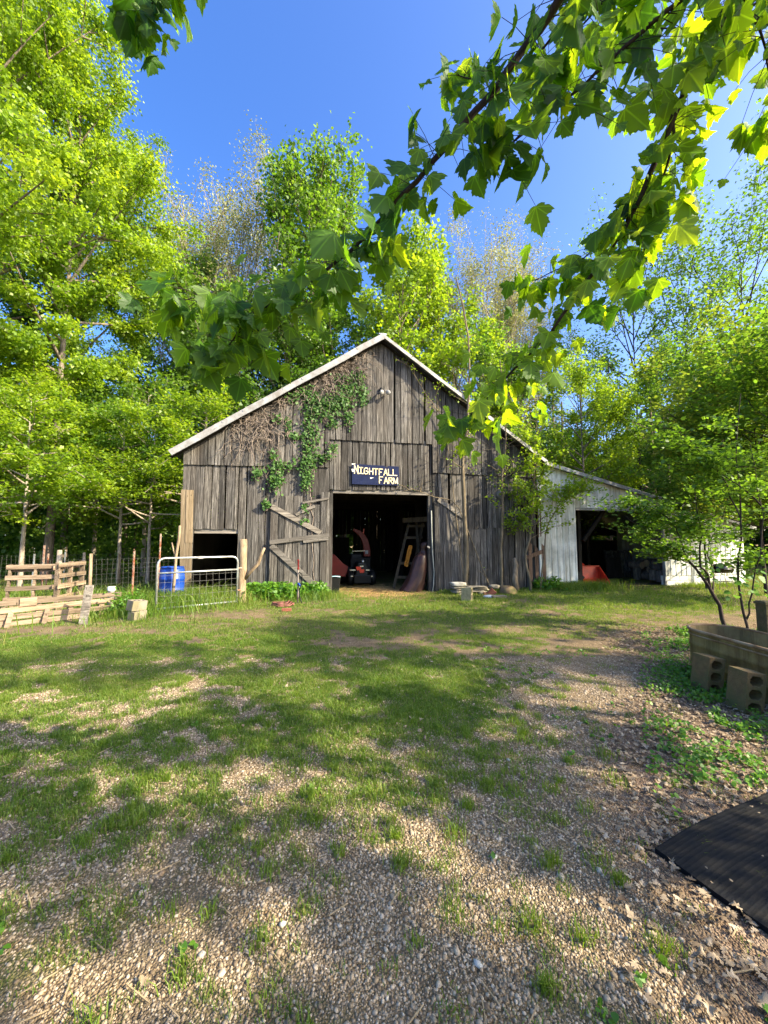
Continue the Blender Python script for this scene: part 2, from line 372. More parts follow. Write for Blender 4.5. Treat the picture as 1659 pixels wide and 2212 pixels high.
def make_ground():
    xs = np.concatenate([np.linspace(-60, -17, 30), np.arange(-16.5, 20.5, .085), np.linspace(21, 60, 28)])
    ys = np.concatenate([np.linspace(-30, -3.5, 20), np.arange(-3, 1, .12), np.arange(1, 9, .055), np.arange(9, 26, .11), np.linspace(27, 90, 30)])
    X, Y = np.meshgrid(xs, ys); nx, ny = len(xs), len(ys)
    x = X.ravel(); y = Y.ravel(); z = gh(x, y)
    V = np.stack([x, y, z], 1); i = np.arange(nx*ny).reshape(ny, nx)
    Fc = np.stack([i[:-1, :-1], i[:-1, 1:], i[1:, 1:], i[1:, :-1]], -1).reshape(-1, 4)
    b = len(V); V = np.vstack([V, [[-1500, -1500, -.25], [1500, -1500, -.25], [1500, 1500, -.25], [-1500, 1500, -.25]]])
    Fc = np.vstack([Fc, [[b, b+1, b+2, b+3]]])
    m, n, bs = newmat('ground_soil'); v = mapped(n, (1, 1, 1))
    vo = ND(n, 'ShaderNodeTexVoronoi', Scale=95.0); n.links.new(v, vo.inputs['Vector'])
    vo.inputs['Randomness'].default_value = .9
    sp = n.nodes.new('ShaderNodeSeparateColor'); n.links.new(vo.outputs['Color'], sp.inputs[0])
    peb = ramp(n, sp.outputs[0], [(0, (.13, .092, .052)), (.3, (.27, .205, .12)), (.6, (.38, .30, .19)), (.85, (.48, .395, .27)), (1, (.28, .18, .09))])
    peb = mixc(n, 'MULTIPLY', 1, peb, ramp(n, vo.outputs['Distance'], [(.25, (1, 1, 1)), (.62, (.5, .45, .4))]))
    soil = ramp(n, noise(n, v, 5, 6, .7), [(.3, (.095, .072, .045)), (.7, (.24, .185, .12))])
    gr = mixc(n, 'MIX', ramp(n, noise(n, v, 1.7, 5, .65), [(.40, (1, 1, 1)), (.58, (0, 0, 0))]), soil, peb)
    lit = ramp(n, noise(n, v, 24, 5, .7, 1.5), [(.3, (.065, .045, .03)), (.5, (.17, .12, .085)), (.72, (.36, .28, .21))])
    c = mixc(n, 'MIX', attr(n, 'litter'), gr, lit)
    moss = ramp(n, noise(n, v, 30, 5, .7), [(.3, (.05, .07, .014)), (.7, (.16, .19, .035))])
    mf = ND(n, 'ShaderNodeMath', operation='MULTIPLY'); n.links.new(attr(n, 'grass'), mf.inputs[0])
    n.links.new(ramp(n, noise(n, v, 14, 5, .7), [(.3, (.35, .35, .35)), (.6, (1, 1, 1))]), mf.inputs[1])
    c = mixc(n, 'MIX', mf.outputs[0], c, moss)
    stw = ramp(n, noise(n, v, 60, 5, .8, 2), [(.3, (.16, .095, .04)), (.5, (.36, .235, .10)), (.75, (.55, .40, .19))])
    c = mixc(n, 'MIX', attr(n, 'straw'), c, stw)
    n.links.new(c, bs.inputs['Base Color']); bs.inputs['Roughness'].default_value = .95; bs.inputs['Specular IOR Level'].default_value = .15
    hh = ND(n, 'ShaderNodeMath', operation='SUBTRACT'); hh.inputs[0].default_value = 1; n.links.new(vo.outputs['Distance'], hh.inputs[1])
    h2 = ND(n, 'ShaderNodeMath', operation='ADD'); n.links.new(hh.outputs[0], h2.inputs[0]); n.links.new(noise(n, v, 20, 6, .75), h2.inputs[1])
    bump(n, bs, h2.outputs[0], .8, .02)
    o = npmesh('ground', V, Fc, m, smooth=True)
    for nm, fn in (('grass', grassd), ('litter', litter), ('straw', strawd)):
        a = o.data.attributes.new(nm, 'FLOAT', 'POINT')
        a.data.foreach_set('value', np.concatenate([np.clip(fn(x, y), 0, 1), np.ones(4)*.5]).astype(np.float32))
    tag(o, kind='structure')
make_ground()

def sample(n, rg, box, dens, ymul=None):
    x = rg.uniform(box[0], box[1], n); y = rg.uniform(box[2], box[3], n)
    k = rg.uniform(0, 1, n) < dens(x, y); x, y = x[k], y[k]
    if box[3] <= 12.6: s = np.ones(len(x), bool)
    else:                                            # nothing grows through the buildings
        sx = x*WX.x+(y-FD)*WX.y; sd = x*WN.x+(y-FD)*WN.y
        s = ~((sd > -.02) & (sx > -6.0) & (sx < 13))
    return x[s], y[s]
def blades(rg, x, y, hgt, wid, lean=.5):
    n = len(x); z = gh(x, y); a = rg.uniform(0, 2*np.pi, n); la = rg.uniform(0, 2*np.pi, n)
    h = hgt*rg.uniform(.5, 1.3, n); w_ = wid*rg.uniform(.7, 1.4, n); le = lean*rg.uniform(.2, 1.3, n)*h
    dx, dy = np.cos(a)*w_, np.sin(a)*w_; lx, ly = np.cos(la)*le, np.sin(la)*le
    P = np.zeros((n, 5, 3))
    P[:, 0] = np.stack([x-dx, y-dy, z-.01], 1); P[:, 1] = np.stack([x+dx, y+dy, z-.01], 1)
    P[:, 2] = np.stack([x+dx*.8+lx*.35, y+dy*.8+ly*.35, z+h*.6], 1); P[:, 3] = np.stack([x-dx*.8+lx*.35, y-dy*.8+ly*.35, z+h*.6], 1)
    P[:, 4] = np.stack([x+lx, y+ly, z+h*(1-.25*lean)], 1)
    f = np.array([[0, 1, 2], [0, 2, 3], [3, 2, 4]])
    Fc = (np.arange(n)[:, None, None]*5+f[None]).reshape(-1, 3)
    return P.reshape(-1, 3), Fc, np.repeat(np.clip(rg.normal(.05, .15, n)+.25+.4*fbm(x*.9, y*.9, 66, 4)+.35*(rg.uniform(0, 1, n) < .07), 0, 1), 3)
def merge(parts):
    V = []; Fc = []; R = []; b = 0
    for v, f, r in parts: V.append(v); Fc.append(f+b); R.append(r); b += len(v)
    return np.vstack(V), np.vstack(Fc), np.concatenate(R)
rg = np.random.default_rng(7)
P = []
# tufts close to the lens, then the lawn
tx, ty = sample(26000, rg, (-5, 5, 1.2, 4.6), lambda x, y: (grassd(x, y)*.7+.022*sm(.4, .6, fbm(x*.9, y*.9, 68, 3))+.006)*(np.abs(x) < y*1.1))
k = rg.integers(8, 26, len(tx)); bx = np.repeat(tx, k)+rg.normal(0, .022, k.sum()); by = np.repeat(ty, k)+rg.normal(0, .022, k.sum())
P.append(blades(rg, bx, by, .036, .0016, .85))
tx, ty = sample(520, rg, (-4.5, 2.6, 1.25, 4.6), lambda x, y: (.25+.75*sm(.42, .6, fbm(x*.8, y*.8, 69, 3)))*(np.abs(x) < y*1.1)*(1-.9*litter(x, y)))
k = rg.integers(25, 120, len(tx)); sr_ = np.repeat(rg.uniform(.018, .05, len(tx)), k); bx = np.repeat(tx, k)+rg.normal(0, 1, k.sum())*sr_; by = np.repeat(ty, k)+rg.normal(0, 1, k.sum())*sr_
v_, f_, r_ = blades(rg, bx, by, np.repeat(rg.uniform(.035, .075, len(tx)), k), .0019, .75); P.append((v_, f_, np.clip(r_*.6+.25, 0, 1)))
x, y = sample(620000, rg, (-7, 6, 2.2, 6.6), lambda x, y: grassd(x, y)**1.3*(np.abs(x) < y*1.1+.2))
P.append(blades(rg, x, y, .018+.026*fbm(x*.8, y*.8, 61, 3), .0019, .9))
x, y = sample(420000, rg, (-13, 9, 6.0, 12.5), lambda x, y: grassd(x, y)*np.clip(1.25-.05*y, .4, 1)*(np.abs(x) < y*1.15+.5))
hh = .026+.034*fbm(x*.8, y*.8, 61, 3)
P.append(blades(rg, x, y, hh, .0026, .8))
x, y = sample(150000, rg, (-16, 20, 9, 20), lambda x, y: (.25+.6*grassd(x, y))*(np.abs(x) < y*1.1))
P.append(blades(rg, x, y, .08, .0045, .7))
V, Fc, R = merge(P)
tag(npmesh('grass', V, Fc, GRS, R), 'patchy short grass growing through gravel in front of the barn', 'grass', kind='stuff')
# tall grass along the walls, round the gate and barrel
P = []
def tall(n, cx, cy, sx, sy, h, wd=.004):
    x = rg.normal(cx, sx, n); y = rg.normal(cy, sy, n)
    q = (x*WN.x+(y-FD)*WN.y) < -.04
    P.append(blades(rg, x[q], y[q], h, wd, .75))
for s0, s1, n, h in ((-5.8, -1.7, 4500, .20), (1.75, 5.6, 3000, .12), (5.6, 7.4, 3500, .28), (10.6, 13, 1500, .18)):
    s_ = rg.uniform(s0, s1, n); d_ = -np.abs(rg.normal(0, .4, n))-.05
    P.append(blades(rg, s_*WX.x+d_*WN.x, FD+s_*WX.y+d_*WN.y, h, .0035, .8))
tall(5000, -5.0, 9.9, .7, .55, .42); tall(1500, -5.3, 8.4, .5, .4, .25); tall(900, -1.75, 10.9, .3, .3, .25)
tall(9000, -7.5, 12.3, 1.6, 1.6, .5, .006); tall(12000, -11, 14, 3, 2.5, .5, .007); tall(500, 7.2, 12.7, .5, .2, .4)
V, Fc, R = merge(P)
tag(npmesh('tall_grass', V, Fc, GRS, R), 'tall unmown grass along the barn wall, gate and wire fence', 'tall grass', kind='stuff')

# pebbles
ico_v = []; g_ = (1+5**.5)/2
for a_, b_ in ((-1, g_), (1, g_), (-1, -g_), (1, -g_)): ico_v += [(a_, b_, 0), (0, a_, b_), (b_, 0, a_)]
ico_v = np.array(ico_v)/np.sqrt(1+g_*g_)
from itertools import combinations
_ed = 2/np.sqrt(1+g_*g_)
ico_f = []
for t in combinations(range(12), 3):
    if all(abs(np.linalg.norm(ico_v[i]-ico_v[j])-_ed) < 1e-6 for i, j in combinations(t, 2)):
        p = ico_v[list(t)]; nrm = np.cross(p[1]-p[0], p[2]-p[0])
        ico_f.append(t if nrm@p.sum(0) > 0 else (t[0], t[2], t[1]))
ico_f = np.array(ico_f)
def pebbles(rg, x, y, s):
    n = len(x); sc = s[:, None]*np.stack([rg.uniform(.8, 1.35, n), rg.uniform(.7, 1.1, n), rg.uniform(.5, .8, n)], 1)
    v = ico_v[None]*(1+rg.normal(0, .07, (n, 12, 1)))*sc[:, None]
    a = rg.uniform(0, 2*np.pi, n); c, s_ = np.cos(a)[:, None], np.sin(a)[:, None]
    vx = v[..., 0]*c-v[..., 1]*s_; vy = v[..., 0]*s_+v[..., 1]*c; vz = v[..., 2]+rg.normal(0, .18, (n, 1))*vx
    Q = np.stack([vx+x[:, None], vy+y[:, None], vz+(gh(x, y)+sc[:, 2]*.08)[:, None]], -1)
    return Q.reshape(-1, 3), (np.arange(n)[:, None, None]*12+ico_f[None]).reshape(-1, 3), np.repeat(rg.uniform(0, 1, n), 20)
def pd(x, y): return (1-.93*litter(x, y))*(1-.7*grassd(x, y))*np.clip(1.5-.22*y, .12, 1)*(np.abs(x) < y*1.06+.2)*(.5+.5*sm(.38, .60, .5*fbm(x*1.1, y*1.1, 71, 3)+.5*fbm(x*5, y*5, 72, 3)))
x, y = sample(520000, rg, (-4.6, 4.0, 1.15, 5.4), pd)
s = np.exp(rg.normal(-5.45, .42, len(x)))*np.clip(.85+.06*y, .9, 1.4); s = np.minimum(s, .018)
m, n, b = newmat('pebble_stone'); vv = mapped(n, (1, 1, 1))
c = ramp(n, attr(n), [(0, (.12, .09, .06)), (.2, (.215, .168, .112)), (.45, (.31, .248, .17)), (.75, (.385, .315, .225)), (.95, (.50, .43, .335)), (1, (.26, .175, .10))])
c = mixc(n, 'MULTIPLY', .8, c, ramp(n, noise(n, vv, 90, 3), [(.3, (.6, .58, .55)), (.7, (1.1, 1.1, 1.1))]))
n.links.new(c, b.inputs['Base Color']); b.inputs['Roughness'].default_value = .75; b.inputs['Specular IOR Level'].default_value = .3
V, Fc, R = pebbles(rg, x, y, s)
tag(npmesh('gravel', V, Fc, m, R, smooth=True), 'loose tan and grey pea gravel over the drive', 'gravel', kind='stuff')
big = [(-.42, 1.72), (.55, 2.05), (1.02, 1.95), (-1.0, 2.4), (-.1, 2.9), (.35, 1.55), (-.7, 1.6), (.9, 2.9)]
V, Fc, R = pebbles(rg, np.array([p[0] for p in big]), np.array([p[1] for p in big]), rg.uniform(.012, .021, len(big)))
tag(npmesh('pale_stones', V, Fc, M_stone, R, smooth=True), 'larger pale stones lying loose among the gravel', 'stones', kind='stuff')

# dry oak leaves
def dryleaves(rg, x, y, s):
    n = len(x); half = [(0, .02), (.18, .16), (.10, .26), (.34, .42), (.14, .50), (.38, .70), (.16, .76), (.16, .92), (0, 1)]
    pr = np.array(half); L = np.concatenate([pr, np.stack([-pr[-2:0:-1, 0], pr[-2:0:-1, 1]], 1)]); k = len(L)
    mid = np.array([[0, .5]]); T = np.concatenate([mid, L]); T[:, 1] -= .5
    cu = rg.normal(0, 1.0, (n, 1)); cv = rg.normal(0, .8, (n, 1))
    z = cu*T[None, :, 0]**2*1.6+cv*T[None, :, 1]**2*.8+np.abs(rg.normal(0, .12, (n, 1)))*T[None, :, 1]
    a = rg.uniform(0, 2*np.pi, n)[:, None]; sx = T[None, :, 0]*s[:, None]; sy = T[None, :, 1]*s[:, None]; z = z*s[:, None]
    z = z-z.min(1, keepdims=True)
    Q = np.stack([sx*np.cos(a)-sy*np.sin(a)+x[:, None], sx*np.sin(a)+sy*np.cos(a)+y[:, None], z+(gh(x, y)+rg.uniform(.004, .022, n))[:, None]], -1)
    f = np.array([[0, 1+i, 1+(i+1) % k] for i in range(k)])
    return Q.reshape(-1, 3), (np.arange(n)[:, None, None]*(k+1)+f[None]).reshape(-1, 3), np.repeat(np.clip(rg.normal(.5, .25, n), 0, 1), k)
def onmat(x, y, e=0.): u = (x-1.36)*.917+(y-2.06)*.4; v_ = -(x-1.36)*.4+(y-2.06)*.917; return (u > -e) & (v_ < e) & (u < 2) & (v_ > -1.3)
x, y = sample(60000, rg, (-2.5, 8, 1.1, 8.5), lambda x, y: np.clip(litter(x, y)*.9+.012, 0, 1)*(np.abs(x) < y*1.08+.3)*(~onmat(x, y)))
V, Fc, R = dryleaves(rg, x, y, rg.uniform(.022, .062, len(x))*rg.uniform(.7, 1.1, len(x)))
tag(npmesh('leaf_litter', V, Fc, LIT, R), 'dry curled brown oak leaves littering the ground beside the tank', 'leaf litter', kind='stuff')

# leaf shapes used on plants ------------------------------------------------
def kites(rg, pos, size, nrm_up=1.0, droop=.35, wid=.42, tint=None, rnd_sd=.2):
    n = len(pos); d = rg.normal(0, 1, (n, 3)); d[:, 2] = d[:, 2]*.5-droop; d /= np.linalg.norm(d, axis=1, keepdims=True)
    up = rg.normal(0, .75, (n, 3)); up[:, 2] += nrm_up
    sd = np.cross(d, up); sd /= np.linalg.norm(sd, axis=1, keepdims=True)+1e-9; nn = np.cross(sd, d)
    s = (size*rg.uniform(.65, 1.35, n))[:, None]; wv = wid*s
    Q = np.stack([pos, pos+d*s*.45+sd*wv+nn*s*.08, pos+d*s-nn*s*.08, pos+d*s*.45-sd*wv+nn*s*.08], 1)
    Fc = np.arange(n*4).reshape(n, 4)
    r = rg.normal(.5, rnd_sd, n) if tint is None else tint+rg.normal(0, rnd_sd, n)
    return Q.reshape(-1, 3), Fc, np.clip(r, 0, 1)
def rounds(rg, pos, size, face=(0, 0, 1), spread=.6, tint=None):      # six-sided roundish leaves
    n = len(pos); nr = rg.normal(0, spread, (n, 3))+np.array(face); nr /= np.linalg.norm(nr, axis=1, keepdims=True)
    a = np.cross(nr, rg.normal(0, 1, (n, 3))); a /= np.linalg.norm(a, axis=1, keepdims=True); b = np.cross(nr, a)
    s = (size*rg.uniform(.6, 1.3, n))[:, None]
    T = [(-.5, 0, 0), (-.28, .42, .06), (.2, .40, .04), (.62, 0, -.1), (.2, -.40, .04), (-.28, -.42, .06)]
    Q = np.stack([pos+a*s*t[0]+b*s*t[1]+nr*s*t[2] for t in T], 1)
    return Q.reshape(-1, 3), np.arange(n*6).reshape(n, 6), np.clip((rg.normal(.5, .22, n) if tint is None else tint+rg.normal(0, .18, n)), 0, 1)
# low weeds
def weed_patch(name, label, boxd, n, size, h, seed):
    rg = np.random.default_rng(seed); x, y = boxd(rg, n)
    k = rg.integers(4, 9, len(x)); X = np.repeat(x, k)+rg.normal(0, size*.7, k.sum()); Y = np.repeat(y, k)+rg.normal(0, size*.7, k.sum())
    Z = gh(X, Y)+rg.uniform(.15, 1, k.sum())*np.repeat(h*rg.uniform(.4, 1, len(x)), k)
    V, Fc, R = rounds(rg, np.stack([X, Y, Z], 1), size, (0, -.2, 1), .5, np.repeat(rg.normal(.5, .15, len(x)), k))
    tag(npmesh(name, V, Fc, WEED, R), label, 'weeds', kind='stuff')
def wd_right(rg, n):
    x, y = sample(n, rg, (1.2, 6.5, 1.6, 7), lambda x, y: sm(.38, .66, .6*fbm(x*1.9, y*1.9, 81, 3)+.4*fbm(x*7, y*7, 82, 2))*.9*sm(.62, .8, x/y)*sm(.9, 2.3, x)*(.12+1.1*sm(2.3, 2.9, y))*(x < y*1.1))
    q = ~onmat(x, y, .02)
    return x[q], y[q]
weed_patch('weeds', 'low bright green weeds between the water tank and the rubber mat', wd_right, 24000, .024, .10, 3)
def wd_mid(rg, n): return sample(n, rg, (-3, 3.4, 1.3, 6), lambda x, y: .25*sm(.52, .72, fbm(x*1.2, y*1.2, 83, 3))*(.25+.75*sm(.2, 1.5, x)))
weed_patch('clover', 'small broad leaved weeds scattered in the gravel', wd_mid, 2600, .024, .035, 4)
def wd_wall(rg, n):
    s_ = np.concatenate([rg.uniform(-4.0, -1.8, n), rg.normal(-3.3, .25, n//3), rg.uniform(5.0, 5.8, n//5)]); d_ = -np.abs(rg.normal(.05, .35, len(s_)))-.05
    return s_*WX.x+d_*WN.x, FD+s_*WX.y+d_*WN.y
weed_patch('wall_weeds', 'leafy green weeds crowding the foot of the barn wall beside the hydrant', wd_wall, 420, .09, .45, 5)
# straw and twigs
mb = MB(5); rr = random.Random(4)
for i in range(170):
    yv = 1.3+rr.random()**1.6*6; xv = rr.uniform(-1, 1.1)*yv; a = rr.uniform(0, math.pi); l = rr.uniform(.03, .13)
    z = gz(xv, yv)+.012; mb.beam((xv, yv, z), (xv+math.cos(a)*l, yv+math.sin(a)*l, z+rr.uniform(-.004, .012)), .004, .003)
mb.build('twigs', TWIG); tag(bpy.data.objects['twigs'], 'dry straw stalks and twigs strewn over the gravel', 'twigs', kind='stuff')
mb = MB(6)
for i in range(1500):
    s_, d_ = rr.gauss(.1, .85), rr.gauss(.7, .9)
    if d_ < -.9 or abs(s_) > 1.6 or d_ > 3: continue
    p = wpt(s_, d_, 0); a = rr.uniform(0, 6.3); l = rr.uniform(.06, .2); z = gz(p.x, p.y)+.012
    mb.beam((p.x, p.y, z), (p.x+math.cos(a)*l, p.y+math.sin(a)*l, z+rr.uniform(0, .03)), .006, .004)
mb.build('straw_bedding', STRAW); tag(bpy.data.objects['straw_bedding'], 'loose golden straw spilled through the barn doorway', 'straw', kind='stuff')

# ------------------------------------------------------------------ the barn
OV = .34
PL = WL(364, 974, -OV); PK = WL(827, 722, -OV); PR = WL(1182, 996, -OV)
sL = W1(231, 1000)[0]; sR = W2(1578, 1200)[0]; sA = W1(1283, 1400)[0]; sB = W2(836, 1400)[0]
SL = (PK[1]-PL[1])/(PK[0]-PL[0]); SR_ = (PR[1]-PK[1])/(PR[0]-PK[0])
def roofz(s): return PK[1]+(s-PK[0])*(SL if s < PK[0] else SR_)
barn = thing('barn', 'old weathered grey board barn with metal gable roof and open wide doorway', 'barn', (0, FD, 0), TH)
def boards(mb, s0, s1, zb, zt, y, wd=(.15, .26), gap=(.010, .032), ragged=.02, jit=.006, th=.022, skip=(), m=0):
    s = s0; rg = mb.rg
    while s < s1-.03:
        wv = min(rg.uniform(*wd), s1-s)
        if s1-(s+wv) < .07: wv = s1-s
        g = rg.uniform(*gap)*(3.2 if rg.random() < .06 else 1)
        a, b = s, s+max(.03, wv-g); t0 = rg.uniform(-.008, .008); b -= 0
        yy = y+rg.uniform(-jit, jit); tl = rg.uniform(-.006, .006); dz = rg.uniform(0, ragged)
        za, zbb = zb(a)+dz+rg.uniform(0, .012), zb(b)+dz
        # split where the roof peaks
        cuts = [a]+([PK[0]] if a < PK[0]-.01 < b-.02 and zt is roofz else [])+[b]
        r = rg.random()
        for q0, q1 in zip(cuts[:-1], cuts[1:]):
            b0 = za+(zbb-za)*(q0-a)/(b-a); b1 = za+(zbb-za)*(q1-a)/(b-a)
            T0, T1 = zt(q0), zt(q1)
            if zt is roofz: T0 -= .09; T1 -= .09
            if T0 <= b0+.03 and T1 <= b1+.03: continue
            T0 = max(T0, b0+.01); T1 = max(T1, b1+.01)
            mb.hexa([(q0, yy-th, b0), (q1, yy-th+tl, b1), (q1, yy+tl, b1), (q0, yy, b0), (q0+t0, yy-th, T0), (q1+t0*.5, yy-th+tl, T1), (q1+t0*.5, yy+tl, T1), (q0+t0, yy, T0)], r, m)
        s += wv
lin = lambda p, q: (lambda s: p[1]+(s-p[0])*(q[1]-p[1])/(q[0]-p[0]))
seamL = lin(W1(230, 1016), W1(1275, 1040)); seamM = lin(W2(95, 836), W2(830, 872)); seamR = lin(W2(840, 1075), W2(1420, 1106))
midb = lin(W2(95, 1200), W2(835, 1208))
mb = MB(11); boards(mb, sL, sA, seamL, roofz, -.045, (.16, .25), (.010, .03)); mb.build('gable_siding', M_grey, barn)
mb = MB(12); boards(mb, sA, sB, seamM, roofz, -.045, (.13, .24), (.006, .03)); mb.build('gable_siding', M_grey, barn)
mb = MB(13); boards(mb, sB, sR, seamR, roofz, -.045, (.14, .24), (.010, .03)); mb.build('gable_siding', M_grey, barn)
mb = MB(14); boards(mb, sA, sB, midb, lambda s: seamM(s)+.12, 0, (.13, .25), (.01, .035), .05); mb.build('doorway_siding', M_grey, barn)
o0 = W1(303, 1500)[0]; o1 = W1(622, 1500)[0]; zo = W1(460, 1487)[1]
mb = MB(15)
boards(mb, sL, o0, lambda s: -.05, lambda s: seamL(s)+.12, 0, (.15, .2))
boards(mb, o0, o1, lambda s: zo, lambda s: seamL(s)+.12, 0, (.19, .25), (.012, .03), .03)
boards(mb, o1, sA, lambda s: -.05, lambda s: seamL(s)+.12, 0, (.16, .26), (.006, .025))
mb.build('lower_siding', M_grey, barn)
mb = MB(16); pz = W2(1300, 1482)[1]; p0, p1 = W2(1140, 1480)[0], W2(1525, 1480)[0]
boards(mb, sB, p0, lambda s: -.05, lambda s: seamR(s)+.12, 0, (.15, .25))
boards(mb, p0, p1, lambda s: pz, lambda s: seamR(s)+.12, -.012, (.13, .21), (.006, .03), .05)
boards(mb, p0, p1, lambda s: -.05, lambda s: pz+.1, .016, (.15, .24))
boards(mb, p1, sR, lambda s: -.05, lambda s: seamR(s)+.12, 0, (.15, .22), (.01, .04), .2)
mb.build('lower_siding', M_grey, barn)
# warm coloured corner and broken boards
mb = MB(17)
for a, zz0, zz1 in ((sR+.02, 1.7, 3.4), (sR+.15, .05, 1.5), (sR-.35, .0, 1.6), (sR-.12, .0, 1.45)): mb.hexa([(a, -.075, zz0), (a+.13, -.07, zz0+.05), (a+.13, -.05, zz0+.05), (a, -.05, zz0), (a, -.075, zz1), (a+.13, -.07, zz1-.12), (a+.13, -.05, zz1-.12), (a, -.05, zz1)])
a = W2(1500, 1690); b = W2(1610, 1640); mb.beam((a[0], -.09, a[1]), (b[0]+.1, -.09, b[1]), .03, .13)
mb.build('ragged_boards', M_brown, barn)
mb = MB(18)
for x0, x1, yt, yb_, dy in ((222, 262, 1200, 1930, -.11), (262, 308, 1203, 1580, -.125), (258, 297, 1560, 1900, -.115)):
    q = [W1(x0, yt), W1(x1, yt), W1(x1-8, yb_), W1(x0-10, yb_)]
    zb_ = -.05 if yb_ > 1800 else q[2][1]
    mb.hexa([(q[3][0], dy-.05, zb_), (q[2][0], dy-.05, zb_), (q[2][0], dy+.0, zb_), (q[3][0], dy, zb_), (q[0][0], dy-.05, q[0][1]), (q[1][0], dy-.05, q[1][1]), (q[1][0], dy, q[1][1]), (q[0][0], dy, q[0][1])])
mb.build('corner_post', M_new, barn)
mb = MB(19); z_ = midb(0)
mb.box(((sA+sB)/2, .08, z_-.02), (sB-sA, .12, .16)); mb.build('lintel_beam', M_greyx, barn)
mb = MB(20); mb.box(((o0+o1)/2, .08, zo-.03), (o1-o0, .12, .14)); mb.build('lintel_beam', M_greyx, barn)
mb = MB(21)
for s_ in (sB-.07, sA+.04): mb = MB(21); mb.box((s_, .09, z_/2-.06), (.14, .14, z_+.1)); mb.build('door_jamb', M_grey, barn)
# the plank door folded back on the left, with its Z of braces
mb = MB(22); d0, d1 = W1(855, 1600)[0], W1(1285, 1600)[0]; dt = W1(900, 1240)[1]; dt2 = W1(1200, 1215)[1]
boards(mb, d0, W1(1090, 1600)[0], lambda s: .02, lambda s: dt, -.075, (.17, .24), (.006, .02), .06)
boards(mb, W1(1090, 1600)[0], W1(1215, 1600)[0], lambda s: .02, lambda s: dt-.25, -.07, (.15, .2), (.01, .03), .06)
boards(mb, W1(1218, 1600)[0], d1, lambda s: .02, lambda s: dt2, -.078, (.13, .2), (.006, .02), .04)
door = mb.build('barn_door', M_grey, barn)
def brace(p, q, wd=.12, y=-.125, par=door, seed=1):
    a, b = W1(*p), W1(*q); mb = MB(seed); mb.beam((a[0], y, a[1]), (b[0], y, b[1]), .024, wd, (0, 0, 1)); return mb.build('brace', M_greyx, par)
brace((868, 1318), (1222, 1508), .15, seed=2); brace((855, 1578), (1283, 1524), .12, -.14, seed=3); brace((865, 1600), (1225, 1925), .16, seed=4)
brace((1092, 1292), (1280, 1262), .06, seed=5); brace((1042, 1380), (1180, 1316), .08, -.135, seed=6); brace((1095, 1568), (1276, 1548), .11, -.138, seed=7)
mb = MB(23); e0, e1 = W2(848, 1500)[0], W2(1078, 1500)[0]
boards(mb, e0, e1, lambda s: .0, lambda s: W2(900, 1285)[1]-(s-e0)*.12, -.06, (.2, .28), (.006, .02), .05)
dr = mb.build('barn_door', M_grey, barn)
a, b = W2(868, 1268), W2(1062, 1402); mb = MB(24); mb.beam((a[0], -.11, a[1]), (b[0], -.11, b[1]), .025, .13); mb.build('brace', M_greyx, dr)
# roof, rake trims
BD = 9.2
def slab(mb, A, B, y0, y1, th=.05, ribs=.3):
    n = max(2, int((y1-y0)/ribs)); d = Vector((B[0]-A[0], 0, B[1]-A[1])).normalized(); nn = Vector((-d.z, 0, d.x))
    if nn.z < 0: nn = -nn
    vs = []; fs = []; ys = []
    for i in range(n+1):
        yc = y0+(y1-y0)*i/n; ys += [(yc-.03, 0), (yc-.012, .028), (yc+.012, .028), (yc+.03, 0)]
    ys = [(min(max(a, y0), y1), h) for a, h in ys]
    for a, h in ys:
        for pt in (A, B): vs.append(Vector((pt[0], a, pt[1]))+nn*h); vs.append(Vector((pt[0], a, pt[1]))-nn*th)
    for i in range(len(ys)-1):
        k = i*4; fs += [(k, k+2, k+6, k+4), (k+1, k+5, k+7, k+3), (k, k+4, k+5, k+1), (k+2, k+3, k+7, k+6)]
    fs += [(0, 1, 3, 2), (len(vs)-4, len(vs)-2, len(vs)-1, len(vs)-3)]
    mb.add(vs, fs)
mb = MB(25); slab(mb, PL, PK, -OV, BD+.3); slab(mb, PK, PR, -OV, BD+.3)
mb.beam((PK[0], -OV, PK[1]+.02), (PK[0], BD+.3, PK[1]+.02), .25, .03)
roof = mb.build('roof', M_roof, barn)
for i, (A, B) in enumerate(((PL, PK), (PK, PR))):
    d = Vector((B[0]-A[0], B[1]-A[1])).normalized(); nx_, nz_ = (-d.y, d.x)
    mb = MB(26+i); h = (.17, .10)[i]
    lerp = lambda t, o_: (A[0]+(B[0]-A[0])*t-nx_*(h*.5+o_), -OV-.02-o_*.6, A[1]+(B[1]-A[1])*t-nz_*(h*.5+o_)+.02)
    jj = [random.Random(77+i).uniform(-.012, .012) for _ in range(1)]+[mb.rg.uniform(-.014, .014) for _ in range(9)]
    for q in range(9): mb.beam(lerp(q/9, jj[q]), lerp((q+1)/9+.002, jj[q+1]), .03, h+mb.rg.uniform(-.008, .008), (0, 0, 1))
    for q in range(11):                                     # dents and seams of the flashing
        t = (q+.5)/11; mb.box((A[0]+(B[0]-A[0])*t-nx_*h*.25, -OV-.03, A[1]+(B[1]-A[1])*t-nz_*h*.25+.02), (.05, .02, h*.35), RY(-math.atan2(d.y, d.x)))
    mb.build('rake_trim', M_trim, roof)
mb = MB(28)
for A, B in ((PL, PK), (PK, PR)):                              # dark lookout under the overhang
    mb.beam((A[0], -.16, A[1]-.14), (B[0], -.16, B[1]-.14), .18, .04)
mb.build('soffit', M_dark, barn)
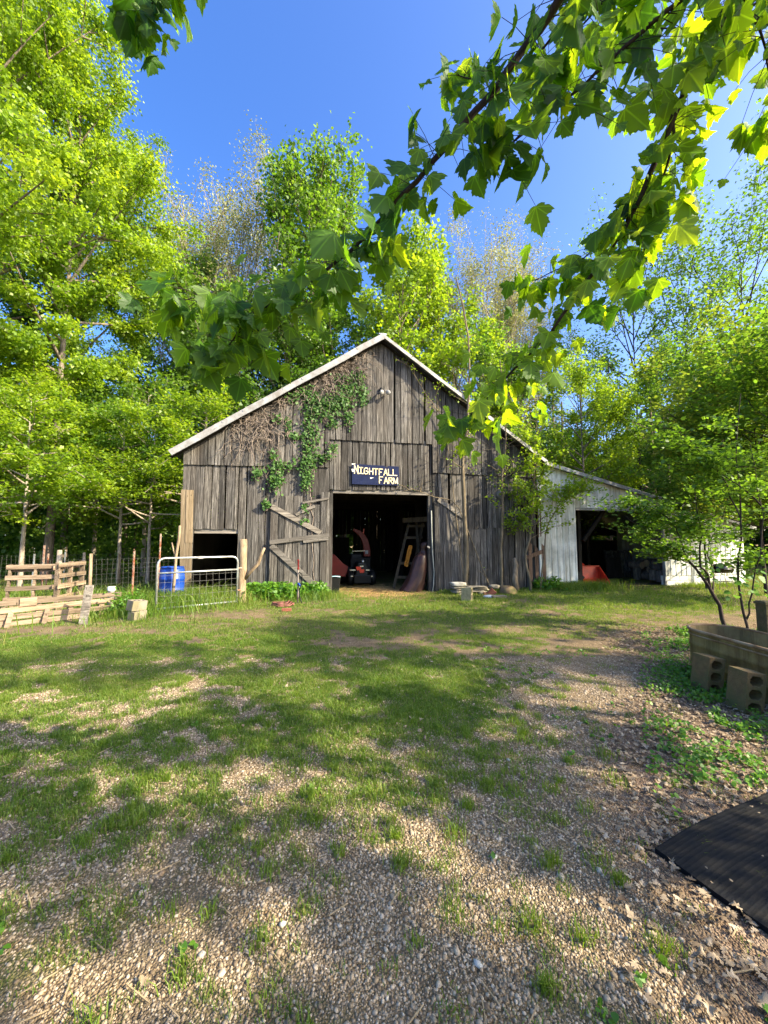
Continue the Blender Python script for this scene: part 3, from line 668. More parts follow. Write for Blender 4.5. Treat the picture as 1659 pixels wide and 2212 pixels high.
# other walls, added loft and frame inside
wnd = (WL(714, 1197, BD), WL(763, 1155, BD))
mb = MB(29)
bz = lambda s: -.05
boards(mb, sL, wnd[0][0], bz, roofz, BD, (.18, .26), (.004, .02))
boards(mb, wnd[0][0], wnd[1][0], bz, lambda s: wnd[0][1], BD, (.18, .26), (.004, .015))
boards(mb, wnd[0][0], wnd[1][0], lambda s: wnd[1][1], roofz, BD, (.18, .26), (.02, .04))
boards(mb, wnd[1][0], sR, bz, roofz, BD, (.18, .26), (.004, .016))
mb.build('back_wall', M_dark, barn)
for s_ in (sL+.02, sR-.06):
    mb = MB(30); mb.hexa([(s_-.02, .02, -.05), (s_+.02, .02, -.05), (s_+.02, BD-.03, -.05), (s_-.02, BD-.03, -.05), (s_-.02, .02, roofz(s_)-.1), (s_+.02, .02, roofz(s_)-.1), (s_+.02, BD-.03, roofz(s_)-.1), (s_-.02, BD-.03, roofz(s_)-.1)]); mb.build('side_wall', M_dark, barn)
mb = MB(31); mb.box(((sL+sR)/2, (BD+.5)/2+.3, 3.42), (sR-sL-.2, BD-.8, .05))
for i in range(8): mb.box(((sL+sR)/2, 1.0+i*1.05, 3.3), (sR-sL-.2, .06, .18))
mb.build('darkening_loft', M_dark, barn)  # loft deck and joists added to darken the barn interior
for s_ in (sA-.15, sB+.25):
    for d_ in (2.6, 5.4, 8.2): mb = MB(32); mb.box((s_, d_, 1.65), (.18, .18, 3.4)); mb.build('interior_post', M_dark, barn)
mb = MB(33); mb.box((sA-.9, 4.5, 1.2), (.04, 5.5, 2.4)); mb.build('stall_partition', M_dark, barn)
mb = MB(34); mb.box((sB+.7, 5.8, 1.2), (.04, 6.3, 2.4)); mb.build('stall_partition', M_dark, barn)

# the sign
sg = [WL(746.1+zx*.07936, 987.5+zy*.07936, -.07) for zx, zy in ((170, 735), (1458, 738), (1446, 214), (160, 188))]
sb = thing('farm_sign', 'navy painted board reading NIGHTFALL FARM in cream letters over the doorway', 'sign', wpt(sg[0][0], -.07, sg[0][1]), TH)
SW = sg[1][0]-sg[0][0]; SH = sg[3][1]-sg[0][1]
sf = lambda zx, zy: ((zx-165)/1288*SW, (737-zy)/545*SH)
mb = MB(34); out = [sf(*p) for p in ((175, 735), (800, 742), (1458, 738), (1462, 500), (1446, 214), (1150, 208), (1128, 255), (1040, 205), (640, 198), (270, 186), (215, 205), (172, 222))]
mb.prism(out, lambda a, b, d: Vector((a, d, b)), -.012, .012); mb.build('board', M_navy, sb)
letters = {  # strokes in the survey zoom's units
 'N': [[(238, 440), (238, 225), (335, 450), (325, 225)]],
 'I': [[(360, 278), (455, 280)], [(408, 280), (408, 440)], [(365, 440), (478, 443)]],
 'G': [[(592, 315), (575, 285), (530, 285), (500, 320), (495, 410), (530, 452), (580, 445), (597, 410), (597, 375), (545, 372)]],
 'H': [[(640, 290), (640, 455)], [(733, 292), (733, 458)], [(640, 372), (733, 374)]],
 'T': [[(755, 296), (868, 300)], [(812, 298), (812, 462)]],
 'F': [[(905, 466), (905, 300), (995, 303)], [(905, 385), (962, 387)]],
 'A': [[(1032, 466), (1080, 300), (1128, 470)], [(1050, 408), (1112, 410)]],
 'L': [[(1156, 300), (1160, 464), (1265, 466)]], 'L2': [[(1285, 302), (1290, 462), (1392, 466)]],
 'F2': [[(910, 690), (910, 513), (1003, 516)], [(910, 602), (962, 604)]],
 'A2': [[(1042, 695), (1090, 525), (1142, 695)], [(1062, 632), (1124, 634)]],
 'R2': [[(1168, 692), (1168, 535), (1250, 535), (1268, 560), (1262, 595), (1172, 605)], [(1205, 605), (1268, 692)]],
 'M2': [[(1303, 690), (1303, 535), (1360, 680), (1408, 530), (1414, 695)]]}
def stroke(mb, pts, wd, y):
    for (a, b) in zip(pts[:-1], pts[1:]):
        a = Vector((a[0], y, a[1])); b = Vector((b[0], y, b[1])); d = (b-a).normalized()*wd*.42; mb.beam(a-d, b+d, wd, .005, (0, -1, 0))
        y -= .0012
for i, (k, st) in enumerate(letters.items()):
    mb = MB(40+i)
    for s_ in st: stroke(mb, [sf(*p) for p in s_], .027 if k != 'N' else .03, -.015-.0004*i)
    lo = mb.build('letter', M_yel, sb); lo['label'] = 'painted cream capital letter '+k[0]
for poly in (((655, 540), (765, 545), (700, 565), (668, 582)), ((160, 325), (225, 330), (232, 395), (185, 400), (165, 370)), ((158, 182), (268, 176), (250, 192), (175, 212))):
    mb = MB(60); mb.prism([sf(*p) for p in poly], lambda a, b, d: Vector((a, d, b)), -.0165, -.0135); mb.build('peeled_patch', M_peel, sb)
# floodlight
p = W2(460, 490); fl = thing('floodlight', 'twin floodlight with dark base and two white bulbs high on the gable', 'light', wpt(p[0], -.10, p[1]), TH)
mb = MB(61); mb.lathe([(0, .03), (.07, .03), (.075, 0), (.06, -.03), (0, -.03)], (0, .0, .05), 16, M=RX(math.pi/2)); mb.build('base', M_black, fl, True)
for dx, dz in ((-.04, -.08), (.2, -.07)):
    mb = MB(62); M_ = RZ(.4 if dx < 0 else -.3)@RX(1.9)
    mb.lathe([(0, -.08), (.03, -.08), (.035, -.02), (.065, .03), (.075, .07), (.06, .085), (0, .09)], (dx, -.12, dz), 16, M=M_); mb.tube([(dx, -.1, dz), (dx*.5, -.04, .03), (0, 0, .05)], .014, 6); mb.build('lamp_head', M_trim, fl, True)
p = WL(1080, 1069); mb = MB(63); mb.lathe([(0, -.012), (.13, -.012), (.155, -.02), (.16, 0), (.15, .012), (0, .008)], (0, 0, 0), 28, M=RX(math.pi/2))
o = mb.build('round_plate', plain('dull_zinc', (.13, .14, .135), .7, .2, .2, 6, .05, (.08, .08, .07), 4), None, True); o.location = wpt(p[0], -.05, p[1]); o.rotation_euler = (0, 0, TH); tag(o, 'round grey metal disc nailed to the barn wall right of the doorway', 'disc')
# small hatch frame; a black sheet paints in the shade of the hole
p = W1(1066, 930); mb = MB(64)
for dx, dz, sx, sz in ((0, .07, .17, .02), (0, -.07, .17, .02), (-.075, 0, .02, .12), (.075, 0, .02, .12)): mb.box((p[0]+dx, -.072, p[1]+dz), (sx, .012, sz))
hf = mb.build('vent_hatch', M_grey, barn); mb = MB(65); mb.box((p[0], -.071, p[1]), (.13, .006, .12)); mb.build('hatch_dark_sheet', M_black, hf)

# ------------------------------------------------------------------ the white shed
shed = thing('shed', 'white ribbed metal lean-to shed with a wide dark opening beside the barn', 'shed', (0, FD, 0), TH)
Q0 = WL(1176, 997, -.25); Q1 = WL(1440, 1079, -.25); q_s = (Q1[1]-Q0[1])/(Q1[0]-Q0[0])
sE = WL(1604, 1200)[0]; sz = lambda s: Q0[1]+(s-Q0[0])*q_s-.07
h0 = WL(1244, 1200)[0]; h1 = WL(1432, 1200)[0]; hz = lin(WL(1244, 1097), WL(1432, 1103))
def ribbed(mb, s0, s1, zb, zt, y):
    s = s0; pr = []
    while s < s1:
        for ds, dy in ((0, 0), (.015, -.016), (.045, -.016), (.06, 0), (.11, -.003), (.165, -.003)):
            if s+ds < s1: pr.append((s+ds, dy))
        s += .225
    pr.append((s1, 0)); vs = []
    for a, dy in pr: vs += [(a, y+dy, zb(a)), (a, y+dy, zt(a)), (a, y+.02, zb(a)), (a, y+.02, zt(a))]
    fs = []
    for i in range(len(pr)-1):
        k = i*4; fs += [(k, k+4, k+5, k+1), (k+2, k+3, k+7, k+6), (k, k+2, k+6, k+4), (k+1, k+5, k+7, k+3)]
    fs += [(0, 1, 3, 2), (len(vs)-4, len(vs)-2, len(vs)-1, len(vs)-3)]
    mb.add(vs, fs)
mb = MB(70); ribbed(mb, sR+.05, h0, lambda s: .0, sz, -.06); mb.build('metal_siding', M_white, shed)
mb = MB(71); ribbed(mb, h0, h1, hz, sz, -.05); mb.build('metal_siding', M_white, shed)
zbk = WL(1460, 1243)[1]
mb = MB(72); ribbed(mb, h1, sE, lambda s: zbk, sz, -.06); mb.build('metal_siding', M_white, shed)
mb = MB(73)
for r_ in range(2):
    s = h1+.02-(.2*r_)
    while s < sE:
        a, b = max(s, h1), min(s+.395, sE); mb.box(((a+b)/2, .05, zbk/2*(r_+.5)-.0), (b-a-.012, .19, zbk/2-.012)) if b-a > .05 else 0
        s += .4
mb.build('block_base', M_blockw, shed)
mb = MB(74)
for s_, zt in ((h0-.02, hz(h0)), (h1+.03, hz(h1))): mb.box((s_, .0, zt/2), (.05, .09, zt))
mb.box(((h0+h1)/2, 0, hz((h0+h1)/2)-.03), (h1-h0-.06, .07, .06)); mb.build('door_trim', M_trim, shed)
SD = 6.0
mb = MB(75); E1 = (sE+.35, Q0[1]+(sE+.35-Q0[0])*q_s); slab(mb, (Q0[0], Q0[1]), E1, -.25, SD+.2, .05, .23); rf = mb.build('roof', M_roof, shed)
mb = MB(76); mb.beam((Q0[0], -.27, Q0[1]-.05), (E1[0], -.27, E1[1]-.05), .03, .11); mb.build('rake_trim', M_trim, rf)
sl0, sl1 = WL(1276, 1167, SD), WL(1350, 1158, SD)
mb = MB(77)
boards(mb, sR+.1, sl0[0], bz, sz, SD, (.2, .3), (.002, .008)); boards(mb, sl1[0], sE, bz, sz, SD, (.2, .3), (.002, .008))
boards(mb, sl0[0], sl1[0], bz, lambda s: sl0[1], SD, (.2, .3), (.002, .008)); boards(mb, sl0[0], sl1[0], lambda s: sl1[1]+.03*math.sin(s*9), sz, SD, (.2, .3), (.002, .008))
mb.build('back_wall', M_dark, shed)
mb = MB(78)
for s_ in (sE-.03,): mb.hexa([(s_-.02, .02, -.05), (s_+.02, .02, -.05), (s_+.02, SD-.03, -.05), (s_-.02, SD-.03, -.05), (s_-.02, .02, sz(s_)), (s_+.02, .02, sz(s_)), (s_+.02, SD-.03, sz(s_)), (s_-.02, SD-.03, sz(s_))])
mb.build('side_wall', M_white, shed)
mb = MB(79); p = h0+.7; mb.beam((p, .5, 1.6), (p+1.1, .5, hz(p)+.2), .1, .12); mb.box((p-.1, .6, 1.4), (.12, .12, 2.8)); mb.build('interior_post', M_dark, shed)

# ------------------------------------------------------------------ yard things
def at_ground(px, py, dz=0): p = G(px, py); return Vector((p.x, p.y, gz(p.x, p.y)+dz))
# tube gate with wire
gA, gB = at_ground(336, 1324), at_ground(511, 1306); gA.z = gB.z = 0
gd = gB-gA; GL = gd.length; gate = thing('farm_gate', 'galvanised tube gate with wire mesh standing before the barn left opening', 'gate', gA, math.atan2(gd.y, gd.x))
H_ = 1.19; R_ = .14; arc = [(R_-R_*math.cos(a), 0, H_-R_+R_*math.sin(a)) for a in (0, .4, .8, 1.2, 1.57)]
mb = MB(80); mb.tube([(0, 0, .05)]+arc+[(GL-x, y, z) for x, y, z in arc[::-1]]+[(GL, 0, .05)], .024, 10); mb.tube([(0, 0, .08), (GL, 0, .08)], .022, 8); mb.build('gate_frame', M_galv, gate, True)
mb = MB(81); mb.tube([(.0, 0, .86), (GL, 0, .87)], .022, 10); mb.build('rail', M_galv, gate, True)
mb = MB(82)
for i in range(1, 12): x_ = GL*i/12; mb.tube([(x_, .0, .1), (x_+.01, .01, .5), (x_, 0, .86)], .0028, 4)
for i in range(5): z_ = .2+i*.15; mb.tube([(.01, 0, z_), (GL*.5, .012, z_-.01), (GL, 0, z_)], .0028, 4)
mb.build('wire_mesh', M_wire, gate)
mb = MB(83); mb.box((GL*.5, 0, H_), (.12, .054, .054)); mb.build('mending_sleeve', M_trim, gate); 
for i in range(2): mb = MB(84); mb.tube([(GL, 0, .35+.55*i), (GL+.12, .05, .35+.55*i)], .016, 8); mb.build('hinge', M_rust, gate)
# gate log post with a fork
pb = at_ground(521, 1300); o = thing('gate_post', 'rough barkless log post with a forked stub holding the gate', 'post', pb)
z1 = 1.55-(1163-1171)/F*pb.y; mb = MB(85); rr = random.Random(3)
mb.tube([(rr.uniform(-.012, .012), rr.uniform(-.01, .01), -.1+(z1+.1)*i/9) for i in range(10)], [.125, .12, .112, .118, .108, .112, .105, .11, .108, .10], 12); mb.build('log', M_log, o, True)
mb = MB(86); mb.tube([(.08, 0, .62), (.25, -.03, .82), (.42, -.03, 1.0), (.50, -.02, 1.25), (.58, -.02, 1.42)], [.055, .045, .05, .045, .03], 9); mb.build('forked_stub', M_log, o, True)
# blue barrel
p = AT(370, 1290, 10.1); o = thing('plastic_barrel', 'blue plastic drum in tall grass behind the tube gate', 'barrel', (p.x, 10.1, gz(p.x, 10.1)))
mb = MB(87); mb.lathe([(0, 0), (.27, 0), (.29, .03), (.29, .27), (.297, .28), (.297, .31), (.29, .32), (.295, .58), (.302, .59), (.302, .62), (.295, .63), (.285, .84), (.265, .885), (.275, .89), (.275, .91), (.25, .91), (.245, .885), (0, .885)], n=32); mb.build('drum', M_blue, o, True)
for x_ in (-.14, .14): mb = MB(88); mb.lathe([(.035, .88), (.035, .905), (0, .905)], (x_, .05, 0), 10); mb.build('bung', M_black, o)
# forked stick pole
p = AT(372, 1296, 9.75); mb = MB(89)
mb.tube([(0, 0, -.05), (.03, 0, .6), (.05, 0, 1.2), (.10, 0, 1.62), (.115, 0, 1.98)], [.04, .036, .034, .034, .028], 9); mb.tube([(.05, 0, 1.15), (-.02, 0, 1.35), (-.07, 0, 1.55)], [.022, .02, .014], 7)
o = mb.build('stick_pole', M_log, None, True); o.location = (p.x, 9.75, gz(p.x, 9.75)); tag(o, 'bare forked branch pole stuck upright beside the blue drum', 'pole')
# wire fence
fence = thing('wire_fence', 'wire mesh fence on rusty steel posts between pallets and barn', 'fence', (0, 0, 0))
def tpost(px, ytop, Y, m, par, wd=.045, round_=False):
    t = AT(px, ytop, Y); x_ = t.x; z0 = gz(x_, Y)-.1; mb = MB(int(px))
    if round_: mb.tube([(x_+.03, Y, z0), (x_+.01, Y, (z0+t.z)/2), (x_, Y, t.z)], [wd, wd*.95, wd*.85], 10)
    else:
        mb.box((x_, Y, (z0+t.z)/2), (wd, .008, t.z-z0)); mb.box((x_, Y+.02, (z0+t.z)/2), (.008, .036, t.z-z0))
        for k in range(14): mb.box((x_, Y-.008, z0+.3+k*.09), (.014, .012, .03))
    mb.build('post', m, par, round_); return x_, Y, t.z
f1 = [tpost(197, 1196, 9.3, M_log, fence, .04, True), tpost(290, 1190, 10.0, M_rust, fence), tpost(347, 1153, 10.7, M_rust, fence, .03)]
def meshwire(mb, a, b, z0, z1, step=.105):
    L = math.hypot(b[0]-a[0], b[1]-a[1]); n = max(2, int(L/step)); rg_ = random.Random(int(L*100))
    P_ = lambda t, z: (a[0]+(b[0]-a[0])*t, a[1]+(b[1]-a[1])*t+.03*math.sin(t*9)*math.sin(z*3), z)
    for i in range(n+1): t = i/n; mb.tube([P_(t, z0), P_(t+rg_.uniform(-.004, .004), (z0+z1)/2), P_(t, z1+rg_.uniform(-.02, .02))], .0022, 3, cap=False)
    for k in range(int((z1-z0)/.12)+1):
        z = z0+k*.12; mb.tube([P_(j/4, z+rg_.uniform(-.006, .006)) for j in range(5)], .0022, 3, cap=False)
mb = MB(90); meshwire(mb, (-7.9, 9.0), f1[0], .05, 1.15); meshwire(mb, f1[0], f1[1], .05, 1.15); meshwire(mb, f1[1], f1[2], .05, 1.15); meshwire(mb, f1[2], (-5.85, 10.95), .05, 1.15); mb.build('wire_mesh', M_wire, fence)
fence2 = thing('wire_fence', 'far wire mesh fence with mixed wooden and steel posts under the trees', 'fence', (0, 0, 0))
f2 = [tpost(74, 1197, 12.0, M_galv, fence2, .05), tpost(96, 1178, 12.6, M_rust, fence2, .06), tpost(104, 1196, 12.4, M_rust, fence2), tpost(129, 1188, 12.2, M_barkp, fence2, .075, True), tpost(141, 1192, 12.9, M_galv, fence2, .04), tpost(182, 1194, 13.4, M_barkp, fence2, .05, True), tpost(258, 1196, 14.2, M_log, fence2, .04, True)]
mb = MB(91); meshwire(mb, (-13.5, 11.8), f2[0], .05, 1.15, .13)
for a, b in ((0, 3), (3, 5), (5, 6)): meshwire(mb, f2[a], f2[b], .05, 1.15, .13)
meshwire(mb, f2[6], (-7.2, 15.5), .05, 1.15, .13); mb.build('wire_mesh', M_wire, fence2)

# pallets
def pallet(t, W_, H_, slats, string, seed):
    mb = MB(seed)
    for x_ in string: mb = MB(seed+int(x_*10)); mb.box((x_, .07, H_/2), (.042, .09, H_)); mb.build('stringer', M_pal, t, bevel=.004)
    for i in range(slats):
        z_ = .06+(H_-.12)*i/(slats-1); mb = MB(seed+20+i); r_ = mb.rg
        mb.box((W_/2+r_.uniform(-.02, .02), .012, z_), (W_+r_.uniform(-.03, .03), .018, .10), RY(r_.uniform(-.01, .01))); mb.build('slat', M_pal, t, bevel=.003)
    for i in range(3):
        mb = MB(seed+40+i); mb.box((W_/2, .128, .12+(H_-.24)*i/2), (W_, .018, .1)); mb.build('back_slat', M_pal, t, bevel=.003)
p0 = AT(3, 1300, 8.55); p1 = AT(126, 1300, 8.95)
pa = thing('pallet', 'tan wooden pallet standing upright behind the low rail pallet', 'pallet', (p0.x, p0.y, gz(p0.x, p0.y)), math.atan2(p1.y-p0.y, p1.x-p0.x)); pa.rotation_euler[0] = -.10
Wp = (p1-p0).length; pallet(pa, Wp, 1.08, 5, (.05, Wp*.5, Wp-.05), 200)
pc = thing('pallet', 'pallet standing edge on, joined to the upright pallet as a bin side', 'pallet', (p1.x+.02, p1.y-.05, gz(p1.x, p1.y)), math.radians(98)); pallet(pc, 1.0, 1.1, 5, (.05, .5, .95), 260)
p0 = at_ground(-75, 1366); p1 = at_ground(258, 1326); dd = p1-p0
pr = thing('rail_pallet', 'long low pallet of four grey rails set on edge beside the gravel', 'pallet', (p0.x, p0.y, gz(p0.x, p0.y)), math.atan2(dd.y, dd.x)); L_ = dd.length; rr = random.Random(8)
for i, z_ in enumerate((.05, .17, .305, .43)):
    mb = MB(300+i); mb.box((L_/2+(.05 if i % 2 else -.04)-(.25 if i == 0 else 0), .012+.01*(i % 2), z_), (L_-(.5 if i == 0 else .06), .02, .095), RY(rr.uniform(-.012, .012))); mb.build('rail', M_pal, pr, bevel=.004)
for i, x_ in enumerate((L_*.2, L_*.42, L_*.63, L_*.86)):
    mb = MB(310+i); mb.prism([(-.045, 0), (.045, 0), (.045, .33), (.02, .37), (-.03, .36), (-.045, .32)], lambda a, b, d: Vector((x_+a, d, b)), .04, .12); mb.build('stringer', M_pal, pr)
for i, x_ in enumerate((L_*.245, L_*.47)):
    mb = MB(320+i); mb.beam((x_-.06, -.11, .0), (x_+.0, -.01, .26), .075, .03, (0, 1, 0)); mb.build('prop_stake', M_pal, pr)
mb = MB(330); mb.box((L_*.345, -.012, .43), (.24, .02, .15)); mb.build('patch_board', M_pal, pr)
a = at_ground(179, 1348); b = AT(194, 1264, a.y+.12); mb = MB(331); mb.beam((a.x, a.y, a.z+.0), (b.x, b.y, b.z), .028, .145, (1, .2, 0)); o = mb.build('plank', M_greyx, None, bevel=.004); tag(o, 'grey plank leaning upright against the low rail pallet', 'plank')
p = AT(238, 1320, 8.75); mb = MB(332); mb.lathe([(0, -.05), (.062, -.05), (.062, .46), (.075, .465), (.078, .475), (.078, .54), (.07, .56), (.0, .565)], n=20); o = mb.build('pvc_pipe', M_pvc, None, True); o.location = (p.x, p.y, gz(p.x, p.y)); tag(o, 'upright white plastic pipe with cap behind the low rail pallet', 'pipe')
# concrete blocks
def block(name, label, loc, M, mat, L=.39, Wd=.19, Hh=.19, group=None, holes=3):
    o = thing(name, label, 'concrete block', loc, 0, group); mb = MB(int(abs(loc[0]*1000)) % 997); t = .032
    def bx(c, s): mb.box(M@Vector(c), s, M)
    xs = [-L/2+t/2+(L-t)*i/holes for i in range(holes+1)]
    for s_ in (-1, 1): bx((0, s_*(Wd/2-t/2), 0), (L, t, Hh))
    for x_ in xs: bx((x_, 0, 0), (t, Wd-2*t, Hh-.001))
    for i in range(holes):                              # rounded cores
        cx = (xs[i]+xs[i+1])/2; hw = (xs[1]-xs[0]-t)/2; hy = Wd/2-t
        for sx in (-1, 1):
            for sy in (-1, 1): mb.box(M@Vector((cx+sx*hw, sy*hy, 0)), (.040, .040, Hh-.003), M@RZ(math.pi/4))
    mb.build('block_body', mat, o, bevel=.005); return o
p = at_ground(296, 1338)
block('cinder_block', 'grey block lying flat under the tilted block near the pipe', (p.x, p.y, gz(p.x, p.y)+.085), RZ(1.25)@RX(.05), M_block, .28, .18, .18)
block('cinder_block', 'grey hollow block tilted on top of another with its holes upward', (p.x-.03, p.y+.02, gz(p.x, p.y)+.285), RZ(1.15)@RX(.10)@RY(.10), M_block, .30, .19, .20)
# hydrant, hose, brick
p = at_ground(643, 1301); o = thing('yard_hydrant', 'thin yard hydrant with red lever head and blue valve before the plank door', 'hydrant', p)
mb = MB(340); mb.tube([(0, 0, -.1), (0, 0, .86)], .02, 8); mb.tube([(0, 0, .1), (0, 0, .3)], .026, 8); mb.build('standpipe', plain('dull_pipe', (.17, .15, .13), .7, .2), o, True)
mb = MB(341); mb.box((0, 0, .99), (.035, .03, .25)); mb.box((0, -.02, 1.09), (.045, .03, .05)); mb.tube([(0, 0, .85), (0, 0, .9)], .03, 8); mb.build('lever', M_redd, o, bevel=.006)
mb = MB(342); mb.tube([(0, -.02, .5), (.05, -.03, .47), (.06, -.03, .42)], .025, 8); mb.build('valve', M_blue, o, True)
mb = MB(343); mb.tube([(.03, -.02, .78), (.10, -.02, .74), (.12, -.03, .6), (.09, -.04, .45), (.05, -.05, .32), (.05, -.06, .2), (.10, -.08, .06), (.14, -.1, .0)], .014, 8); mb.build('hose', M_black, o, True)
p = at_ground(609, 1309); mb = MB(344); pts = []
for i in range(90): a = i*.22; r_ = .24+.02*math.sin(i*1.3)-.0008*i; pts.append((r_*1.1*math.cos(a)+.03*math.sin(i*.05), r_*math.sin(a), .03+.0009*i+.012*math.sin(a*2+1)))
mb.tube(pts, .015, 6); o = mb.build('hose_coil', M_hose, None, True); o.location = p; tag(o, 'coiled faded red garden hose lying in grass by the hydrant', 'hose')
p = at_ground(619, 1320); mb = MB(345); mb.box((0, 0, .035), (.21, .1, .065), RZ(.15)); o = mb.build('brick', M_brick, None, bevel=.005); o.location = p; tag(o, 'single red brick in front of the coiled hose', 'brick')

# things in the barn doorway
def BL(px, py, off): s, z = WL(px, py, off); return s, z
s_, z_ = BL(724, 1243, .35); o = thing('storage_bin', 'black plastic bin with pale blue rim handle just inside the doorway', 'bin', wpt(s_-.05, .45, gz(-1.5, 12.2)), TH)
hb = z_-.02; mb = MB(350)
mb.hexa([(-.19, -.17, 0), (.17, -.17, 0), (.17, .17, 0), (-.19, .17, 0), (-.24, -.2, hb), (.21, -.2, hb), (.21, .2, hb), (-.24, .2, hb)]); mb.build('tub', M_black, o, bevel=.02)
mb = MB(351); mb.tube([(-.24, -.22, hb+.01), (.05, -.22, hb+.02), (.20, -.21, hb+.005)], .014, 7); mb.box((-.16, -.22, hb+.015), (.09, .03, .05)); mb.build('rim_handle', plain('pale_blue_plastic', (.35, .6, .72), .4), o, True)
mb = MB(352); mb.box((-.01, 0, hb+.01), (.47, .42, .03)); mb.build('lid', M_black, o, bevel=.008)
# wood chipper
D2 = 2.3; c = lambda zx, zy, off: Vector((WL(*R4(zx, zy), off)[0], off, WL(*R4(zx, zy), off)[1]))
ch = thing('wood_chipper', 'orange red wood chipper with tall curved chute in the dim barn', 'wood chipper', wpt(0, 0, 0), TH)
mb = MB(353); q = [c(150, 990, D2), c(225, 1010, D2), c(330, 1120, D2), c(400, 1165, D2), c(370, 1300, D2), c(150, 1275, D2)]
mb.prism([(v.x, v.z) for v in q], lambda a, b, d: Vector((a, d, b)), D2, D2+.7); mb.prism([(q[0].x-.5, q[0].z+.12), (q[0].x, q[0].z), (q[5].x, q[5].z), (q[5].x-.5, q[5].z)], lambda a, b, d: Vector((a, d, b)), D2+.1, D2+.65)
mb.build('infeed_hopper', M_redd, ch, bevel=.015)
mb = MB(354); D3 = 3.0
cl = [(470, 680), (535, 712), (585, 758), (620, 820), (640, 890), (648, 960), (650, 1030)]; wd_ = [14, 26, 34, 38, 40, 41, 43]
vs = []; fs = []
for i, (a, b) in enumerate(cl):
    p = c(a, b, D3); j, k = max(i-1, 0), min(i+1, 6); dx_, dy_ = cl[k][0]-cl[j][0], cl[k][1]-cl[j][1]; L = math.hypot(dx_, dy_); nx_, ny_ = -dy_/L*wd_[i], dx_/L*wd_[i]
    for sg_ in (1, -1):
        q = c(a+nx_*sg_, b+ny_*sg_, D3)
        vs += [q, Vector((q.x, D3+.25, q.z))]
for i in range(6):
    k = i*4; fs += [(k, k+2, k+6, k+4), (k+1, k+5, k+7, k+3), (k, k+4, k+5, k+1), (k+2, k+3, k+7, k+6)]
fs += [(0, 1, 3, 2), (24, 26, 27, 25)]
mb.add(vs, fs); chute = mb.build('discharge_chute', M_redd, ch, bevel=.006)
mb = MB(355); p = c(600, 730, D3); mb.beam(p, p+Vector((.02, 0, .18)), .03, .05); mb.build('chute_handle', M_red, chute); mb = MB(356); mb.beam(c(455, 963, D3), c(620, 958, D3), .015, .015); mb.build('control_rod', M_chrome, chute)
mb = MB(356)
for y_, h_ in ((968, .10), (993, .05)): p = c(642, y_, D3); mb.box((p.x, D3-.012, p.z), (.11, .006, h_))
mb.build('sticker', M_trim, chute)
mb = MB(357); p = c(648, 1045, D3); mb.box((p.x-.25, D3+.3, p.z-.25), (.8, .6, .5)); mb.box((p.x-.8, D3+.2, .45), (1.4, .5, .3)); mb.build('engine_housing', M_black, ch, bevel=.03)
for dx in (-1.0, .1):
    mb = MB(358); mb.lathe([(.12, -.08), (.26, -.09), (.28, -.05), (.28, .05), (.26, .09), (.12, .08)], (p.x+dx, D3+.1, .28), 24, M=RX(math.pi/2)); mb.build('wheel', M_black, ch, True)
A, B = WL(721, 1203, 7.4), WL(754, 1161, 7.4); mb = MB(359); mb.box(((A[0]+B[0])/2, 7.4, B[1]/2), (B[0]-A[0], .05, B[1])); o = mb.build('tall_board', M_dark, None); o.location = (0, FD, 0); o.rotation_euler = (0, 0, TH); tag(o, 'tall dark board standing in front of the bright back window of the barn', 'board')
# compact machine in front of it
D1 = 2.0; mw = thing('garden_tractor', 'dark ride on machine with orange badge behind the straw', 'ride-on mower', wpt(0, 0, 0), TH)
b0, b1 = c(478, 1380, D1), c(690, 1380, D1); wdt = b1.x-b0.x; cx = (b0.x+b1.x)/2; zt = c(500, 1110, D1).z
M_dgm = plain('dark_green_black', (.009, .012, .012), .55, 0, .2, 4, .05)
mb = MB(360); mb.prism([(cx-wdt*.42, .22), (cx+wdt*.42, .22), (cx+wdt*.36, zt*.75), (cx+wdt*.24, zt), (cx-wdt*.24, zt), (cx-wdt*.36, zt*.75)], lambda a, b, d: Vector((a, d, b)), D1, D1+.9); mb.build('hood', M_dgm, mw, bevel=.05)
mb = MB(361); mb.box((cx, D1-.06, .24), (wdt*1.05, .12, .3)); mb.build('bumper', M_black, mw, bevel=.03)
mb = MB(362)
for a, b in ((535, 1185), (575, 1220)): p = c(a, b, D1); mb.prism([(p.x-.1, p.z+.05), (p.x+.1, p.z+.06), (p.x+.09, p.z-.06), (p.x-.05, p.z-.08)], lambda a, b, d: Vector((a, d, b)), D1-.03, D1+.02)
mb.build('orange_badge', M_red, mw)
for x0, x1, y_ in ((425, 500, 1210), (632, 680, 1210), (435, 465, 1290), (695, 720, 1290), (555, 600, 1160)):
    a, b = c(x0, y_, D1-.05), c(x1, y_, D1-.05); mb = MB(363); mb.beam(a, b, .03, .035); mb.build('metal_strip', M_chrome, mw)
for sx in (-1, 1):
    mb = MB(364); mb.lathe([(.08, -.09), (.23, -.1), (.26, -.06), (.26, .06), (.23, .1), (.08, .09)], (cx+sx*(wdt*.5+.1), D1+.25, .26), 20, M=RY(math.pi/2)); mb.build('wheel', M_black, mw, True)
p = c(592, 1098, D1+.3); mb = MB(365); mb.lathe([(0, -.09), (.06, -.05), (.07, 0), (.05, .06), (0, .08)], p, 12); mb.build('mirror', M_chrome, mw, True)
p = c(520, 1100, D1+.9); mb = MB(366); mb.box((p.x, D1+1.1, p.z+.05), (.45, .12, .5), RX(-.2)); mb.build('seat_back', M_black, mw, bevel=.05)
